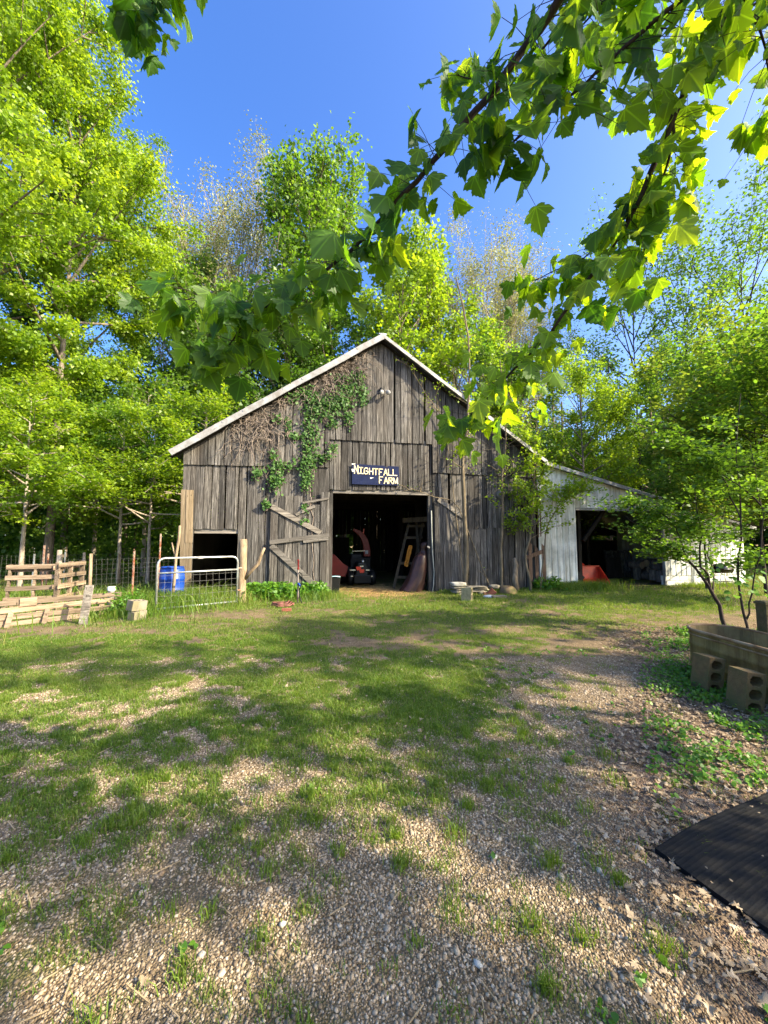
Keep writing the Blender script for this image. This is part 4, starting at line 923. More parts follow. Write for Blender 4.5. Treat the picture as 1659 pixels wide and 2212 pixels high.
# ladder, cloth, sack, cylinder, hose
def c8(zx, zy, off): s, z = WL(844.9+zx*.08434, 1108.2+zy*.08434, off); return Vector((s, off, z))
ld = thing('wooden_ladder', 'tall wooden step ladder leaning inside the doorway behind the brown sack', 'ladder', wpt(0, 0, 0), TH)
a0 = c8(60, 1880, 1.0); a0.z = 0; a1 = c8(445, 290, 1.7); b0 = c8(470, 1900, .95); b0.z = 0; b1 = c8(815, 265, 1.65)
for a, b in ((a0, a1), (b0, b1)): mb = MB(370); mb.beam(a, b, .05, .09, (1, 0, 0)); mb.build('side_rail', M_lad, ld)
for t in (.17, .38, .78, .97):
    a, b = a0.lerp(a1, t), b0.lerp(b1, t); mb = MB(371); mb.beam(a-Vector((.03, .04, 0)), b+Vector((.08, -.04, -.03)), .03, .09); mb.build('rung', M_lad, ld)
mb = MB(372); mb.beam(c8(700, 1030, .9), c8(640, 210, 1.75), .05, .08, (1, 0, 0)); mb.build('rear_leg', M_lad, ld)
mb = MB(373); a = c8(300, 190, 1.8); b = c8(1020, 150, .75); mb.beam(a, b, .04, .17); o = mb.build('shelf_board', M_lad, barn)
vs = []; rr = random.Random(9); n_ = 7
o = thing('orange_jacket', 'orange cloth hanging on the wooden ladder', 'cloth', wpt(0, 0, 0), TH); mb = MB(374)
for i in range(9):
    t = i/8
    for j in range(n_):
        u = j/(n_-1); L_ = 470+(330-470)*t; R__ = 560+(450-560)*t; p = c8(L_+(R__-L_)*u+rr.uniform(-8, 8), 830+540*t+rr.uniform(-10, 10), 1.05); p.y += .04*math.sin(u*11+t*3)+.1*(1-t); vs.append(p)
mb.add(vs, [(i*n_+j, i*n_+j+1, (i+1)*n_+j+1, (i+1)*n_+j) for i in range(8) for j in range(n_-1)]); mb.build('cloth', M_orange, o, True, sub=1)
sk = thing('tarp_sack', 'tall brown tarpaulin sack tied at the neck, standing in the doorway', 'sack', wpt(0, 0, 0), TH)
rows = [(2085, 240, 800), (2040, 215, 830), (1960, 225, 845), (1850, 330, 870), (1700, 400, 890), (1550, 470, 915), (1400, 515, 935), (1250, 545, 950), (1120, 610, 950), (1060, 670, 945), (1010, 760, 935), (960, 770, 920), (890, 765, 930), (820, 760, 975), (760, 790, 990), (735, 860, 930)]
mb = MB(375); nn_ = 30; vs = []; rr = random.Random(2)
for i, (y_, x0, x1) in enumerate(rows):
    A, B = c8(x0, y_, .22), c8(x1, y_, .22); r_ = (B.x-A.x)/2; cx_ = (A.x+B.x)/2; ry = min(r_, .33)
    for j in range(nn_):
        a = 2*math.pi*j/nn_; f = 1+.05*math.sin(5*a+i*.35)+.035*math.sin(11*a-i*.6)+.02*math.sin(17*a+i)+rr.uniform(-.012, .012)
        zz = max(A.z, .0)+.03*math.sin(3*a+i*1.7)*(1 if 1 < i < 12 else 0)
        vs.append((cx_+r_*f*math.cos(a), .27+ry*f*math.sin(a), (gz(1, 12) if i == 0 else zz)))
mb.add(vs, [(i*nn_+j, i*nn_+(j+1) % nn_, (i+1)*nn_+(j+1) % nn_, (i+1)*nn_+j) for i in range(len(rows)-1) for j in range(nn_)]+[tuple((len(rows)-1)*nn_+j for j in range(nn_))])
mb.build('sack_body', M_tarp, sk, True, sub=1)
mb = MB(376); p = c8(955, 870, .0); mb.box((p.x, -.02, p.z), (.09, .02, .05), RY(.5)); mb.build('tag', M_trim, sk)
s0, _ = WL(931, 1200, .42); cyl = thing('gas_cylinder', 'slim gas bottle with white and green bands beside the door jamb', 'gas cylinder', wpt(s0-.02, .42, 0), TH)
zA, zB, zC = c8(0, 1180, .4).z, c8(0, 1510, .4).z, c8(0, 1760, .4).z
mb = MB(377); mb.lathe([(0, 0), (.11, 0), (.115, .02), (.115, zA), (.11, zA+.06), (.06, zA+.12), (.03, zA+.14), (.03, zA+.2), (0, zA+.2)], n=20); mb.build('tank_body', plain('grey_green_steel', (.12, .16, .14), .5), cyl, True)
mb = MB(378); mb.lathe([(.117, zB), (.117, zA)], n=20); mb.build('white_band', M_trim, cyl, True)
mb = MB(379); mb.lathe([(.117, zC), (.117, zB)], n=20); gb = mb.build('green_band', M_green, cyl, True)
mb = MB(380)
for x_ in (-.05, .0, .045): mb.box((x_, -.118, zC+.08), (.012, .006, .07))
mb.box((-.05, -.118, zC+.115), (.05, .006, .012)); mb.box((.022, -.118, zC+.115), (.05, .006, .012)); mb.build('stencil_mark', M_trim, gb)
mb = MB(381); mb.lathe([(.0, 0), (.04, 0), (.04, .006), (0, .006)], (-.03, -.119, zA-.13), 14, M=RX(math.pi/2)); mb.build('round_emblem', M_navy, cyl)
mb = MB(382); pts = [c8(x_, y_, -.03) for x_, y_ in ((1030, -60), (1040, 500), (1060, 1000), (1100, 1500), (1085, 1850), (1050, 2070))]
mb.tube(pts, .018, 8); o = mb.build('flexible_pipe', plain('grey_hose', (.30, .32, .29), .6), None, True); o.location = (0, FD, 0); o.rotation_euler = (0, 0, TH); tag(o, 'grey flexible pipe hanging down the right jamb of the doorway', 'pipe')

# stones and clutter right of the doorway
def Z3(zx, zy): return 954.6+zx*.11243, 1206.9+zy*.11243
def rock(name, label, cat, loc, size, mat, rot=0, seed=1, flat=False, parent=None):
    r_ = np.random.default_rng(seed); V = []; n1, n2 = 14, 8
    for i in range(n2+1):
        ph = math.pi*i/n2
        for j in range(n1):
            a = 2*math.pi*j/n1; e = .55 if flat else .8
            x_, y_, z_ = math.sin(ph)*math.cos(a), math.sin(ph)*math.sin(a), math.cos(ph); k = 1+.16*math.sin(3*a+seed)*math.sin(2*ph)+.08*r_.normal()
            V.append((np.sign(x_)*abs(x_)**e*size[0]*k/2, np.sign(y_)*abs(y_)**e*size[1]*k/2, np.sign(z_)*abs(z_)**(.45 if flat else .8)*size[2]*(1+.05*r_.normal())/2))
    mb = MB(seed); mb.add(V, [(i*n1+j, (i+1)*n1+j, (i+1)*n1+(j+1) % n1, i*n1+(j+1) % n1) for i in range(n2) for j in range(n1)])
    o = mb.build(name, mat, parent, True); o.location = loc; o.rotation_euler = (0, 0, rot)
    if label: tag(o, label, cat)
    return o
def SP(zx, zy, dd): px, py = Z3(zx, zy); s, z = WL(px, py, dd); return s, z
s_, z_ = SP(315, 475, -.75)
for i, (zz, sz_, m_, lab) in enumerate(((z_-.02, (.46, .36, .12), M_stone, 'thick pale stone on top of the flat stone stack'), (z_-.115, (.42, .34, .05), M_slate, 'thin dark slab directly under the pale top stone'), (z_-.175, (.38, .32, .05), M_slate, 'middle slab in the stone stack by the doorway'), (z_-.24, (.34, .3, .07), M_slate, 'lower slab of the stone stack by the doorway'), (z_-.32, (.36, .3, .09), M_slate, 'bottom slab of the stone stack, sunk in grass'))):
    rock('flat_stone', lab, 'stone', wpt(s_+.015*i*(-1)**i, -.75, zz), sz_, m_, .2*i, 400+i, True)
p = at_ground(1009, 1296); block('cinder_block', 'mossy block standing on end in front of the stone stack', (p.x, p.y, gz(p.x, p.y)+.17), RZ(-.45)@RY(math.pi/2)@RZ(0), plain('weathered_block', (.30, .26, .15), .95, 0, .3, 12, .5), .37, .19, .27, holes=2)
s_, z_ = SP(670, 560, -.8)
for i, (dx, dz, L_) in enumerate(((0, .03, .62), (.12, -.03, .5), (-.03, -.09, .6))): rock('flat_stone', ('long thin slab topmost on the low pile beside the stack', 'short slab in the middle of the low pile', 'wide slab at the bottom of the low pile')[i], 'stone', wpt(s_+dx, -.8, z_+dz), (L_, .32, .05), M_slate, .1*i, 420+i, True)
s_, z_ = SP(760, 640, -.9); rock('fieldstone', 'small round fieldstone under the low slab pile', 'stone', wpt(s_, -.9, z_-.03), (.22, .2, .17), M_slate, 0, 431)
s_, z_ = SP(958, 652, -1.15); mb = MB(432); mb.box((0, 0, 0), (.2, .09, .2), RY(.72)@RX(.2)); mb.box((-.14, .03, -.06), (.2, .09, .1), RY(.2)); o = mb.build('brick_pieces', M_brick, None, bevel=.006); o.location = wpt(s_, -1.15, z_); tag(o, 'tilted red brick pieces showing a diamond face among the rubble', 'brick')
s_, z_ = SP(900, 740, -1.5); rock('fieldstone', 'small white stone in front of the red brick', 'stone', wpt(s_, -1.5, z_), (.30, .2, .13), M_peel, 0, 433)
s_, z_ = SP(1085, 765, -1.6); mb = MB(434); mb.box((0, 0, 0), (.42, .22, .16)); mb.box((0, 0, .085), (.44, .24, .02)); o = mb.build('concrete_trough', M_block, None, bevel=.012); o.location = wpt(s_, -1.6, z_-.01); o.rotation_euler = (0, 0, TH); tag(o, 'low grey concrete slab block beside the white stone', 'block')
s_, z_ = SP(1270, 620, -1.0); rock('fieldstone', 'large brown boulder overgrown at the right end of the rubble', 'stone', wpt(s_, -1.0, z_-.05), (.50, .42, .40), plain('brown_rock', (.20, .135, .075), .9, 0, .35, 8, .6, (.10, .11, .03), 4), 0, 435)
s_, z_ = SP(1000, 520, -.8); rock('fieldstone', 'dark stone on top of the rubble under the green shoots', 'stone', wpt(s_, -.8, z_-.03), (.34, .25, .14), M_slate, 0, 436)
a = WL(*Z3(1450, 690), -.5); b = WL(*Z3(1385, -10), -.18); mb = MB(437); mb.tube([wpt(a[0], -.5, -.05), wpt(a[0]-.03, -.42, .4), wpt(b[0]+.03, -.25, .8), wpt(b[0], -.18, b[1])], [.095, .085, .075, .05], 9); o = mb.build('broken_log', M_log, None, True); tag(o, 'broken upright log leaning on the barn wall right of the rubble', 'log')

# inside the shed
def c4(zx, zy, off): s, z = WL(1223.4+zx*.13889, 1124.7+zy*.13889, off); return Vector((s, off, z))
tl = thing('tractor_loader', 'bright red front loader bucket poking out of the shed opening', 'loader bucket', wpt(0, 0, 0), TH)
fr = c4(715, 990, .35); sr = fr.x; W_ = 1.7; th = .03; tz = c4(400, 716, 1.0).z
mb = MB(440); pf = [(.35, .015), (.35, .04), (.82, .06), (.98, .2), (1.02, tz), (.94, tz+.02), (.94, tz+.045), (1.06, tz+.045), (1.06, .2), (.9, .02)]
mb.prism([(d_, z_) for d_, z_ in pf], lambda a, b, d: Vector((d, a, b)), sr-W_, sr)
mb.build('bucket', M_red, tl)
for x_ in (sr-.01, sr-W_+.01):
    mb = MB(441); mb.prism([(.37, .03), (.45, .12), (.93, tz+.02), (1.03, tz), (1.0, .2), (.85, .04)], lambda a, b, d: Vector((x_+d, a, b)), -.014, .014); mb.build('side_plate', M_red, tl)
mb = MB(442); a = c4(185, 540, 1.6); b = c4(258, 712, 1.1); mb.beam(a+Vector((-.3, .5, .4)), b, .1, .14); mb.build('loader_arm', M_red, tl)
p = c4(240, 890, .3); mb = MB(443); mb.prism([(p.x-.5, p.z+.22), (p.x-.12, p.z+.2), (p.x+.1, p.z+.02), (p.x-.12, p.z-.17), (p.x-.5, p.z-.17)], lambda a, b, d: Vector((a, d, b)), .26, .31); o = mb.build('skid_plate', M_black, tl)
pn = thing('slatted_panel', 'grey slatted wooden panel leaning at the back of the shed', 'panel', wpt(0, 0, 0), TH); A, B = c4(600, 460, 3.2), c4(950, 450, 3.2); n_ = 7
for i in range(n_):
    x_ = A.x+(B.x-A.x)*(i+.5)/n_; mb = MB(450+i); mb.beam((x_, 3.1, 0), (x_, 3.3, A.z), .02, (B.x-A.x)/n_-.03, (1, 0, 0)); mb.build('slat', M_grey, pn)
mb = MB(460); mb.beam((A.x, 3.18, A.z-.1), (B.x+.05, 3.18, B.z-.1), .04, .1); mb.beam((A.x, 3.06, .25), (B.x, 3.06, .25), .04, .1); mb.build('cross_rail', M_grey, pn)
mb = MB(461); mb.beam((B.x+.03, 3.0, 0), (B.x+.06, 3.15, B.z), .1, .1, (1, 0, 0)); mb.build('corner_post', M_grey, pn)
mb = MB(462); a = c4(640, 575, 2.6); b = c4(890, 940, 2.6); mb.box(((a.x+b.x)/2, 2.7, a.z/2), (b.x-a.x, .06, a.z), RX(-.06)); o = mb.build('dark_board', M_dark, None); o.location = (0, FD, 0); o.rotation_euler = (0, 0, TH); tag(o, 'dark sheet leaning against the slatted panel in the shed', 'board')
M_end = plain('log_end', (.42, .30, .17), .9, 0, .3, 18, .3)
def log(px_zx, zy, off, r_, L_, lab, stand=False, ang=0):
    p = c4(px_zx, zy, off); o = thing('firewood_log', lab, 'log', wpt(p.x, off, r_ if p.z < r_ else p.z), TH+ang, 'firewood in the shed')
    mb = MB(int(px_zx+zy)); ax = Vector((0, 0, 1)) if stand else Vector((0, 1, 0)); st = Vector((0, 0, -min(p.z, L_/2))) if stand else Vector((0, -L_/2, 0)); rg_ = mb.rg
    mb.tube([st+ax*L_*t+Vector((rg_.uniform(-.01, .01), 0, 0)) for t in (0, .25, .5, .75, 1)], [r_*rg_.uniform(.92, 1.06) for _ in range(5)], 12, cap=False); mb.build('bark', M_barkg, o, True)
    for e in (0, 1): mb = MB(9); M_ = RX(0) if stand else RX(math.pi/2); mb.lathe([(r_*.98, 0), (r_*.5, .004), (0, .003)], st+ax*(L_*e+(.004 if e else -.004)), 12, M=M_); mb.build('cut_end', M_end, o)
log(1452, 660, 1.2, .13, .5, 'firewood round with a pale cut end facing out, topmost at right')
log(1420, 790, 1.3, .22, .55, 'thick upright stump of firewood under the pale ended round', True)
log(1470, 920, .75, .17, .42, 'lower upright stump nearest the shed door edge', True); log(1360, 940, .95, .15, .4, 'short upright stump left of the lowest stump', True)
SH_L = 'dark firewood piled in the shade at the back of the shed'
for i, (a, b, o_, st_) in enumerate(((1090, 690, 2.2, 0), (1180, 660, 2.3, 0), (1270, 690, 2.2, 0), (1100, 860, 2.1, 1), (1190, 830, 2.2, 0), (1290, 820, 2.2, 0), (1230, 930, 2.0, 0), (1330, 900, 2.1, 0), (1340, 640, 2.4, 0), (1230, 760, 2.3, 0))): log(a, b, o_, .15, .5, SH_L, bool(st_), .15*(-1)**i)

# grill
p = AT(1561, 1228, 13.0); gr = thing('barrel_grill', 'shiny black barrel grill on thin legs beside the white shed', 'grill', (p.x, 13.0, 0)); mb = MB(470); r_ = .155; zc = p.z
mb.lathe([(0, -.31), (.08, -.305), (r_, -.25), (r_, .25), (.08, .305), (0, .31)], (0, 0, zc), 20, M=RY(math.pi/2)); mb.build('lid_drum', M_enam, gr, True)
mb = MB(471); mb.tube([(-.12, -.2, zc-.01), (.12, -.2, zc-.01)], .012, 6); mb.build('handle', M_chrome, gr, True)
for x_, y_ in ((-.2, -.1), (.2, -.1), (-.2, .12), (.2, .12)): mb = MB(472); mb.tube([(x_*.7, y_, zc-.12), (x_*1.3, y_*1.3, 0)], .013, 6); mb.build('leg', M_chrome, gr, True)
mb = MB(473); mb.box((0, 0, .25), (.42, .24, .015)); mb.build('lower_shelf', M_black, gr)

# stock tank, blocks, mat, post
tk = thing('stock_tank', 'rusty oval galvanised water tank at the right edge', 'water tank', (3.99, 4.60, gz(4, 4.2)), math.radians(2)); r_ = .325; L_ = 2.1; hT = .52
def oval(off, z): return [Vector((math.cos(a)*(r_+off), math.sin(a)*(r_+off)+(0 if math.sin(a) > -1e-6 else -L_), z)) for a in [2*math.pi*i/48 for i in range(48)]]
def ovalwall(mb, prof):
    vs = []; fs = []; n = 48
    for o_, z_ in prof: vs += oval(o_, z_)
    for i in range(len(prof)-1): fs += [(i*n+j, i*n+(j+1) % n, (i+1)*n+(j+1) % n, (i+1)*n+j) for j in range(n)]
    mb.add(vs, fs)
mb = MB(480); ovalwall(mb, [(0, -.05), (0, .14), (.008, .15), (.008, .17), (0, .18), (0, .33), (.009, .34), (.009, .37), (0, .38), (.0, hT-.04), (.004, hT), (-.012, hT), (-.014, .02)]); mb.add(oval(-.014, .1), [tuple(range(48))]); mb.build('tank_wall', M_tank, tk, True)
mb = MB(481); ring = oval(.004, hT)+[oval(.004, hT)[0]]; mb.tube(ring, .018, 8, cap=False); ring = oval(.004, hT-.055)+[oval(.004, hT-.055)[0]]; mb.tube(ring, .009, 6, cap=False); mb.build('rolled_rim', M_tankr, tk, True)
for i, (bx_, by_, rz_, lab) in enumerate(((3.41, 4.17, .03, 'mossy block on end leaning on the tank, farther of the two'), (3.39, 3.72, -.05, 'mossy block on end leaning on the tank, nearer of the two'))):
    block('cinder_block', lab, (bx_, by_, gz(bx_, by_)+.17), RY(.15)@RZ(rz_)@Matrix(((0, -.995, .1), (0, -.1, -.995), (1, 0, 0))), M_blockb)
# ribbed rubber mat
mc = at_ground(1415, 1840); mt = thing('rubber_mat', 'black ribbed rubber mat lying on the leaf litter', 'mat', (mc.x, mc.y, 0), math.atan2(.40, .917))
W_, L_ = 1.9, 1.25; nx_ = 24; ny_ = 170; vs = []; fs = []
ca, sa = .917, .40
for j in range(ny_+1):
    for i in range(nx_+1):
        x_ = W_*i/nx_; y_ = -L_*j/ny_; gx_, gy_ = mc.x+ca*x_-sa*y_, mc.y+sa*x_+ca*y_
        rib = .0009*(1 if j % 3 == 1 else 0)
        vs.append((x_+.006*math.sin(y_*9), y_+.008*math.sin(x_*5), gz(gx_, gy_)+.024+rib+.012*math.sin(x_*3.1+y_*2.3)*math.sin(x_*1.3)))
nt_ = len(vs); k_ = nx_+1
for j in range(ny_):
    for i in range(nx_): fs.append((j*k_+i, (j+1)*k_+i, (j+1)*k_+i+1, j*k_+i+1))
edge = [i for i in range(k_)]+[j*k_+nx_ for j in range(1, ny_+1)]+[ny_*k_+i for i in range(nx_-1, -1, -1)]+[j*k_ for j in range(ny_-1, 0, -1)]
vs += [(vs[e][0], vs[e][1], vs[e][2]-.03) for e in edge]
for q in range(len(edge)): a, b = q, (q+1) % len(edge); fs.append((edge[a], edge[b], nt_+b, nt_+a))
mb = MB(482); mb.add(vs, fs); mb.build('mat_sheet', plain('rubber', (.0055, .0068, .0095), .75, 0, .35, 7, .2, (.016, .015, .014), 9, spec=.12), mt)
lv = np.random.default_rng(5); lx = []; 
for _ in range(70):
    x_, y_ = lv.uniform(0, W_), -lv.uniform(0, L_); lx.append((mc.x+ca*x_-sa*y_, mc.y+sa*x_+ca*y_, x_, y_))
lx = np.array(lx); V, Fc, R = dryleaves(lv, lx[:, 0], lx[:, 1], np.where(lv.uniform(0, 1, 70) < .05, .06, lv.uniform(.008, .02, 70))); V[:, 2] += .034
tag(npmesh('leaf_scraps', V, Fc, LIT, R), 'pale scraps of dry leaf scattered on the black mat', 'leaf scraps', kind='stuff')
p = AT(1650, 1298, 5.35); pt = thing('wooden_post', 'short thick mossy wooden post with flat top behind the tank', 'post', (p.x+.02, 5.35, 0)); mb = MB(483); mb.box((0, 0, p.z/2-.05), (.15, .15, p.z+.1)); mb.build('timber', M_post, pt, bevel=.01)
mb = MB(484); mb.box((0, 0, p.z-.03), (.175, .175, .035)); mb.build('cap', M_post, pt, bevel=.006)

# ------------------------------------------------------------------ trees
def tubes_np(segs):                                   # list of (pts[k,3], radii[k], sides)
    V = []; Fc = []; b = 0
    for pts, rad, n in segs:
        pts = np.asarray(pts, float); k = len(pts); d = np.gradient(pts, axis=0); d /= np.linalg.norm(d, axis=1, keepdims=True)+1e-9
        u = np.cross(d, np.array([.31, .17, .93])); u /= np.linalg.norm(u, axis=1, keepdims=True)+1e-9; v = np.cross(d, u)
        a = np.arange(n)*2*np.pi/n
        P_ = pts[:, None]+(u[:, None]*np.cos(a)[None, :, None]+v[:, None]*np.sin(a)[None, :, None])*np.asarray(rad)[:, None, None]
        i = np.arange(k*n).reshape(k, n); q = np.stack([i[:-1], np.roll(i[:-1], -1, 1), np.roll(i[1:], -1, 1), i[1:]], -1).reshape(-1, 4)
        V.append(P_.reshape(-1, 3)); Fc.append(q+b); b += k*n
    return np.vstack(V), np.vstack(Fc)
PROF = {'oval': lambda t: np.sin(np.pi*np.clip(.12+.86*t, 0, 1))**.7, 'wide': lambda t: np.clip(1.05-.75*t, .1, 1), 'cone': lambda t: np.clip(1.05-t, .08, 1)**.8,
        'vase': lambda t: np.clip(.55+.6*np.sin(np.pi*t*.9), .1, 1.1), 'col': lambda t: np.clip(1.25*(1-t)**.55*(.45+t), .12, 1)}
def grow(seed, H, cb, R, prof, nl, nleaf, ls, el0, el1, tr, sig, droop=.35, up=1., wob=.02, wid=.42, lf=None, subs=5):
    rg = np.random.default_rng(seed); pf = PROF[prof]; segs = []; spots = []; wts = []
    k = 12; tz = np.linspace(0, H*.97, k); tx = np.cumsum(rg.normal(0, wob*H/k, k)); ty = np.cumsum(rg.normal(0, wob*H/k, k)); tx -= tx[0]; ty -= ty[0]
    T = np.stack([tx, ty, tz-.15], 1); segs.append((T, tr*(1-.93*np.linspace(0, 1, k)**.8)+.004, 9))
    for i in range(nl):
        t = (i+rg.uniform(.1, .9))/nl; z0 = H*(cb+(.985-cb)*t); p0 = np.array([np.interp(z0, tz, T[:, j]) for j in range(3)])
        L = R*pf(t)*rg.uniform(.65, 1.18); az = i*2.4+rg.normal(0, .5); el = np.radians(el0+(el1-el0)*t+rg.normal(0, 8))
        d = np.array([np.cos(az)*np.cos(el), np.sin(az)*np.cos(el), np.sin(el)]); L3 = L/max(np.cos(el), .35); s = np.linspace(0, 1, 6)[:, None]
        bend = rg.normal(0, .10, 3)*L; bend[2] += .06*L*np.sign(el0-20)*-1
        P_ = p0+d*L3*s+bend*s*s; r0 = tr*.42*(1-t)**.7+.012*H/10; segs.append((P_, r0*(1-.85*s[:, 0]), 5))
        for j in range(3, 6): spots.append(P_[j]); wts.append(.6*L)
        for q in range(subs):
            u_ = rg.uniform(.3, .95); b0 = p0+d*L3*u_+bend*u_*u_; a2 = az+rg.choice([-1, 1])*rg.uniform(.4, 1.2); e2 = el+rg.normal(0, .35)
            d2 = np.array([np.cos(a2)*np.cos(e2), np.sin(a2)*np.cos(e2), np.sin(e2)]); l2 = L3*.48*rg.uniform(.5, 1.2)*(1.15-.5*u_); s4 = np.linspace(0, 1, 4)[:, None]
            Q = b0+d2*l2*s4+rg.normal(0, .08, 3)*l2*s4*s4; segs.append((Q, r0*.38*(1-.8*s4[:, 0])+.002, 4))
            for j in (1, 2, 3): spots.append(Q[j]); wts.append(l2)
    spots = np.array(spots); wts = np.array(wts)*rg.uniform(.25, 1.5, len(spots)); wts /= wts.sum()
    ix = rg.choice(len(spots), nleaf, p=wts); pos = spots[ix]+rg.normal(0, 1, (nleaf, 3))*np.array([sig, sig, sig*.6])
    ct = rg.normal(.48, .25, len(spots))[ix]
    if lf: lv = lf(rg, pos, ls, ct)
    else: lv = kites(rg, pos, ls, up, droop, wid, ct, .12)
    return tubes_np(segs), lv
def tree(name, label, cat, loc, data, bark, leaf, rotz=0, scale=1, group=None):
    o = thing(name, label, cat, loc, rotz, group); o.scale = (scale,)*3; (tv, tf), (lv, lf_, lr) = data
    npmesh('trunk', tv, tf, bark, np.zeros(len(tf)), True, o); npmesh('crown', lv, lf_, leaf, lr, False, o); return o
def again(src, label, loc, rotz, scale=1, leaf=None, bark=None, group=None):
    o = dup(src, loc, rotz, scale, label, group)
    for c_ in o.children:
        m_ = leaf if c_.name.startswith('crown') else bark
        if m_: c_.material_slots[0].link = 'OBJECT'; c_.material_slots[0].material = m_
    return o
big1 = grow(101, 25, .10, 5.6, 'vase', 46, 105000, .13, 12, 55, .22, .28, .5, .7)
tA = tree('broadleaf_tree', 'huge bright yellow green tree filling the left edge of the view', 'tree', (-17.2, 13.5, 0), big1, M_barkg, YG)
again(tA, 'tall spring green tree behind the one filling the left edge', (-20.5, 18.5, 0), 2.1, 1.05)
big2 = grow(102, 22, .12, 4.2, 'col', 44, 76000, .13, 15, 60, .19, .26, .5, .7)
tB = tree('broadleaf_tree', 'tall yellow green tree whose crown edge meets the blue sky at left', 'tree', (-14.0, 16.0, 0), big2, M_barkg, YG, .6)
again(tB, 'slimmer spring green tree just left of the pale budding trees', (-17.0, 20.5, 0), 3.0, .95, MG)
dog = grow(103, 6.8, .34, 2.8, 'wide', 26, 13000, .10, 2, 30, .085, .16, .15, 1.6)
tD = tree('understory_tree', 'small layered tree with pale trunk nearest the left fence corner', 'tree', (-12.0, 12.8, 0), dog, M_barkp, YG)
UL = 'trees of the understory left of the barn'; tD['group'] = UL
for lab, loc, r_, s_ in (('small layered tree with pale trunk right of the mid fence post', (-10.2, 14.9, 0), 1.2, 1.0), ('small layered tree with crooked pale trunk close to the blue drum', (-8.9, 14.6, 0), 2.6, .92),
    ('small layered tree whose leaves touch the barn corner', (-7.2, 15.0, 0), 4.0, 1.1), ('small layered tree at the far left behind the upright pallet', (-14.6, 14.2, 0), 5.1, 1.15), ('taller layered tree behind the far wire fence', (-11.2, 18.0, 0), .4, 1.35), ('layered tree in the shade deep behind the far fence', (-14.3, 19.0, 0), 3.3, 1.3)):
    again(tD, lab, loc, r_, s_, (MG if 'shade' in lab or 'mid fence' in lab or 'taller' in lab else None), group=UL)
mid = grow(104, 14, .16, 3.2, 'oval', 30, 17000, .16, 15, 60, .15, .26, .35, .8)
tM = tree('broadleaf_tree', 'mid green tree rising directly left of the barn eave', 'tree', (-8.6, 20.5, 0), mid, M_barkg, DG)
BB = 'leafy trees standing behind the barn roof'
for lab, loc, r_, s_, lf_ in (('rounded green tree between the left eave and the pale trees', (-10.8, 23.5, 0), 1, 1.25, MG), ('leafy tree low behind the left roof slope', (-5.6, 22.2, 0), 2, .98, DG), ('medium green tree at the foot of the tall dark green tree', (-3.0, 23.0, 0), 3, 1.0, MG),
    ('yellow green tree just behind the roof peak', (.9, 23.2, 0), 4, 1.28, YG), ('bright green tree behind the right roof slope', (4.4, 23.4, 0), 5, 1.05, YG), ('green tree behind where the right roof slope meets the shed', (7.6, 22.6, 0), .5, .92, MG),
    ('bright leafy maple directly behind the shed roof', (10.7, 20.2, 0), 1.5, .72, YG), ('darker maple behind the shed next to the bright one', (13.0, 22.0, 0), 2.5, .66, YG), ('deep green tree seen through the gap left of the pale trees', (-13.8, 25.5, 0), 2.2, 1.15, DG)):
    again(tM, lab, loc, r_, s_, lf_, group=BB)
tall = grow(105, 25.0, .25, 4.0, 'col', 60, 27000, .22, 35, 68, .28, .36, .1, .6)
tG = tree('tall_tree', 'tallest dense green tree standing behind the barn left of the peak', 'tree', (-4.9, 25.0, 0), tall, M_barkg, MG)
again(tG, 'yellow green tall tree behind the roof peak right of the tallest one', (1.8, 27.0, 0), 1.7, .80, YG)
pale = grow(106, 25, .2, 5.2, 'vase', 60, 36000, .16, 45, 70, .30, .42, .1, .3, wid=.36, subs=9)
tP = tree('budding_tree', 'pale budding tree with silvery limbs, taller of the pair at left', 'tree', (-10.8, 27.5, 0), pale, M_barkp, BG, 0, .84)
again(tP, 'pale budding tree, lower left one of the pair at left', (-14.6, 29, 0), 2.0, .78)
again(tP, 'pale budding tree right of the roof peak under the maple branch', (7.2, 28, 0), 3.9, .72); again(tP, 'lower pale budding tree at far right of the roof peak', (10.2, 28, 0), 5.2, .60)
thin = grow(107, 20, .25, 3.4, 'vase', 34, 8000, .23, 30, 60, .13, .45, .35, .4, wid=.3)
tT = tree('sparse_tree', 'tall see-through tree with dark stems right of the sky gap', 'tree', (18.2, 27, 0), thin, M_barkd, MG)
TT = 'sparse trees on the right skyline'; tT['group'] = TT
for lab, loc, r_, s_ in (('sparse tree close right of the tall see-through one', (21.5, 26.5, 0), 1, .95), ('lower sparse tree at the bottom of the sky gap', (16.2, 31, 0), 2, .72), ('sparse tall tree near the right edge of the skyline', (26, 26.5, 0), 3, 1.1)): again(tT, lab, loc, r_, s_, group=TT)
ol = again(tM, 'broad olive yellow tree rising over the shed right end', (17.0, 18.5, 0), .9, .72, OG); again(tM, 'olive green tree beside the broad olive one at the right edge', (20.5, 18.0, 0), 2.9, .72, OG)
again(tM, 'green tree filling the gap beyond the shed end', (15.5, 22.0, 0), 4.4, .8, MG)
shr = grow(108, 5.6, .36, 2.5, 'oval', 30, 11500, .105, 10, 55, .05, .20, .2, 1.4, lf=lambda rg, p, s, t: rounds(rg, p, s, (0, 0, 1), .5, t), subs=6)
tS = tree('redbud_shrub', 'leafy shrub with round leaves before the shed right half', 'shrub', (11.4, 11.6, 0), shr, M_barkd, OG)
SH = 'round leaved shrubs at right'; tS['group'] = SH
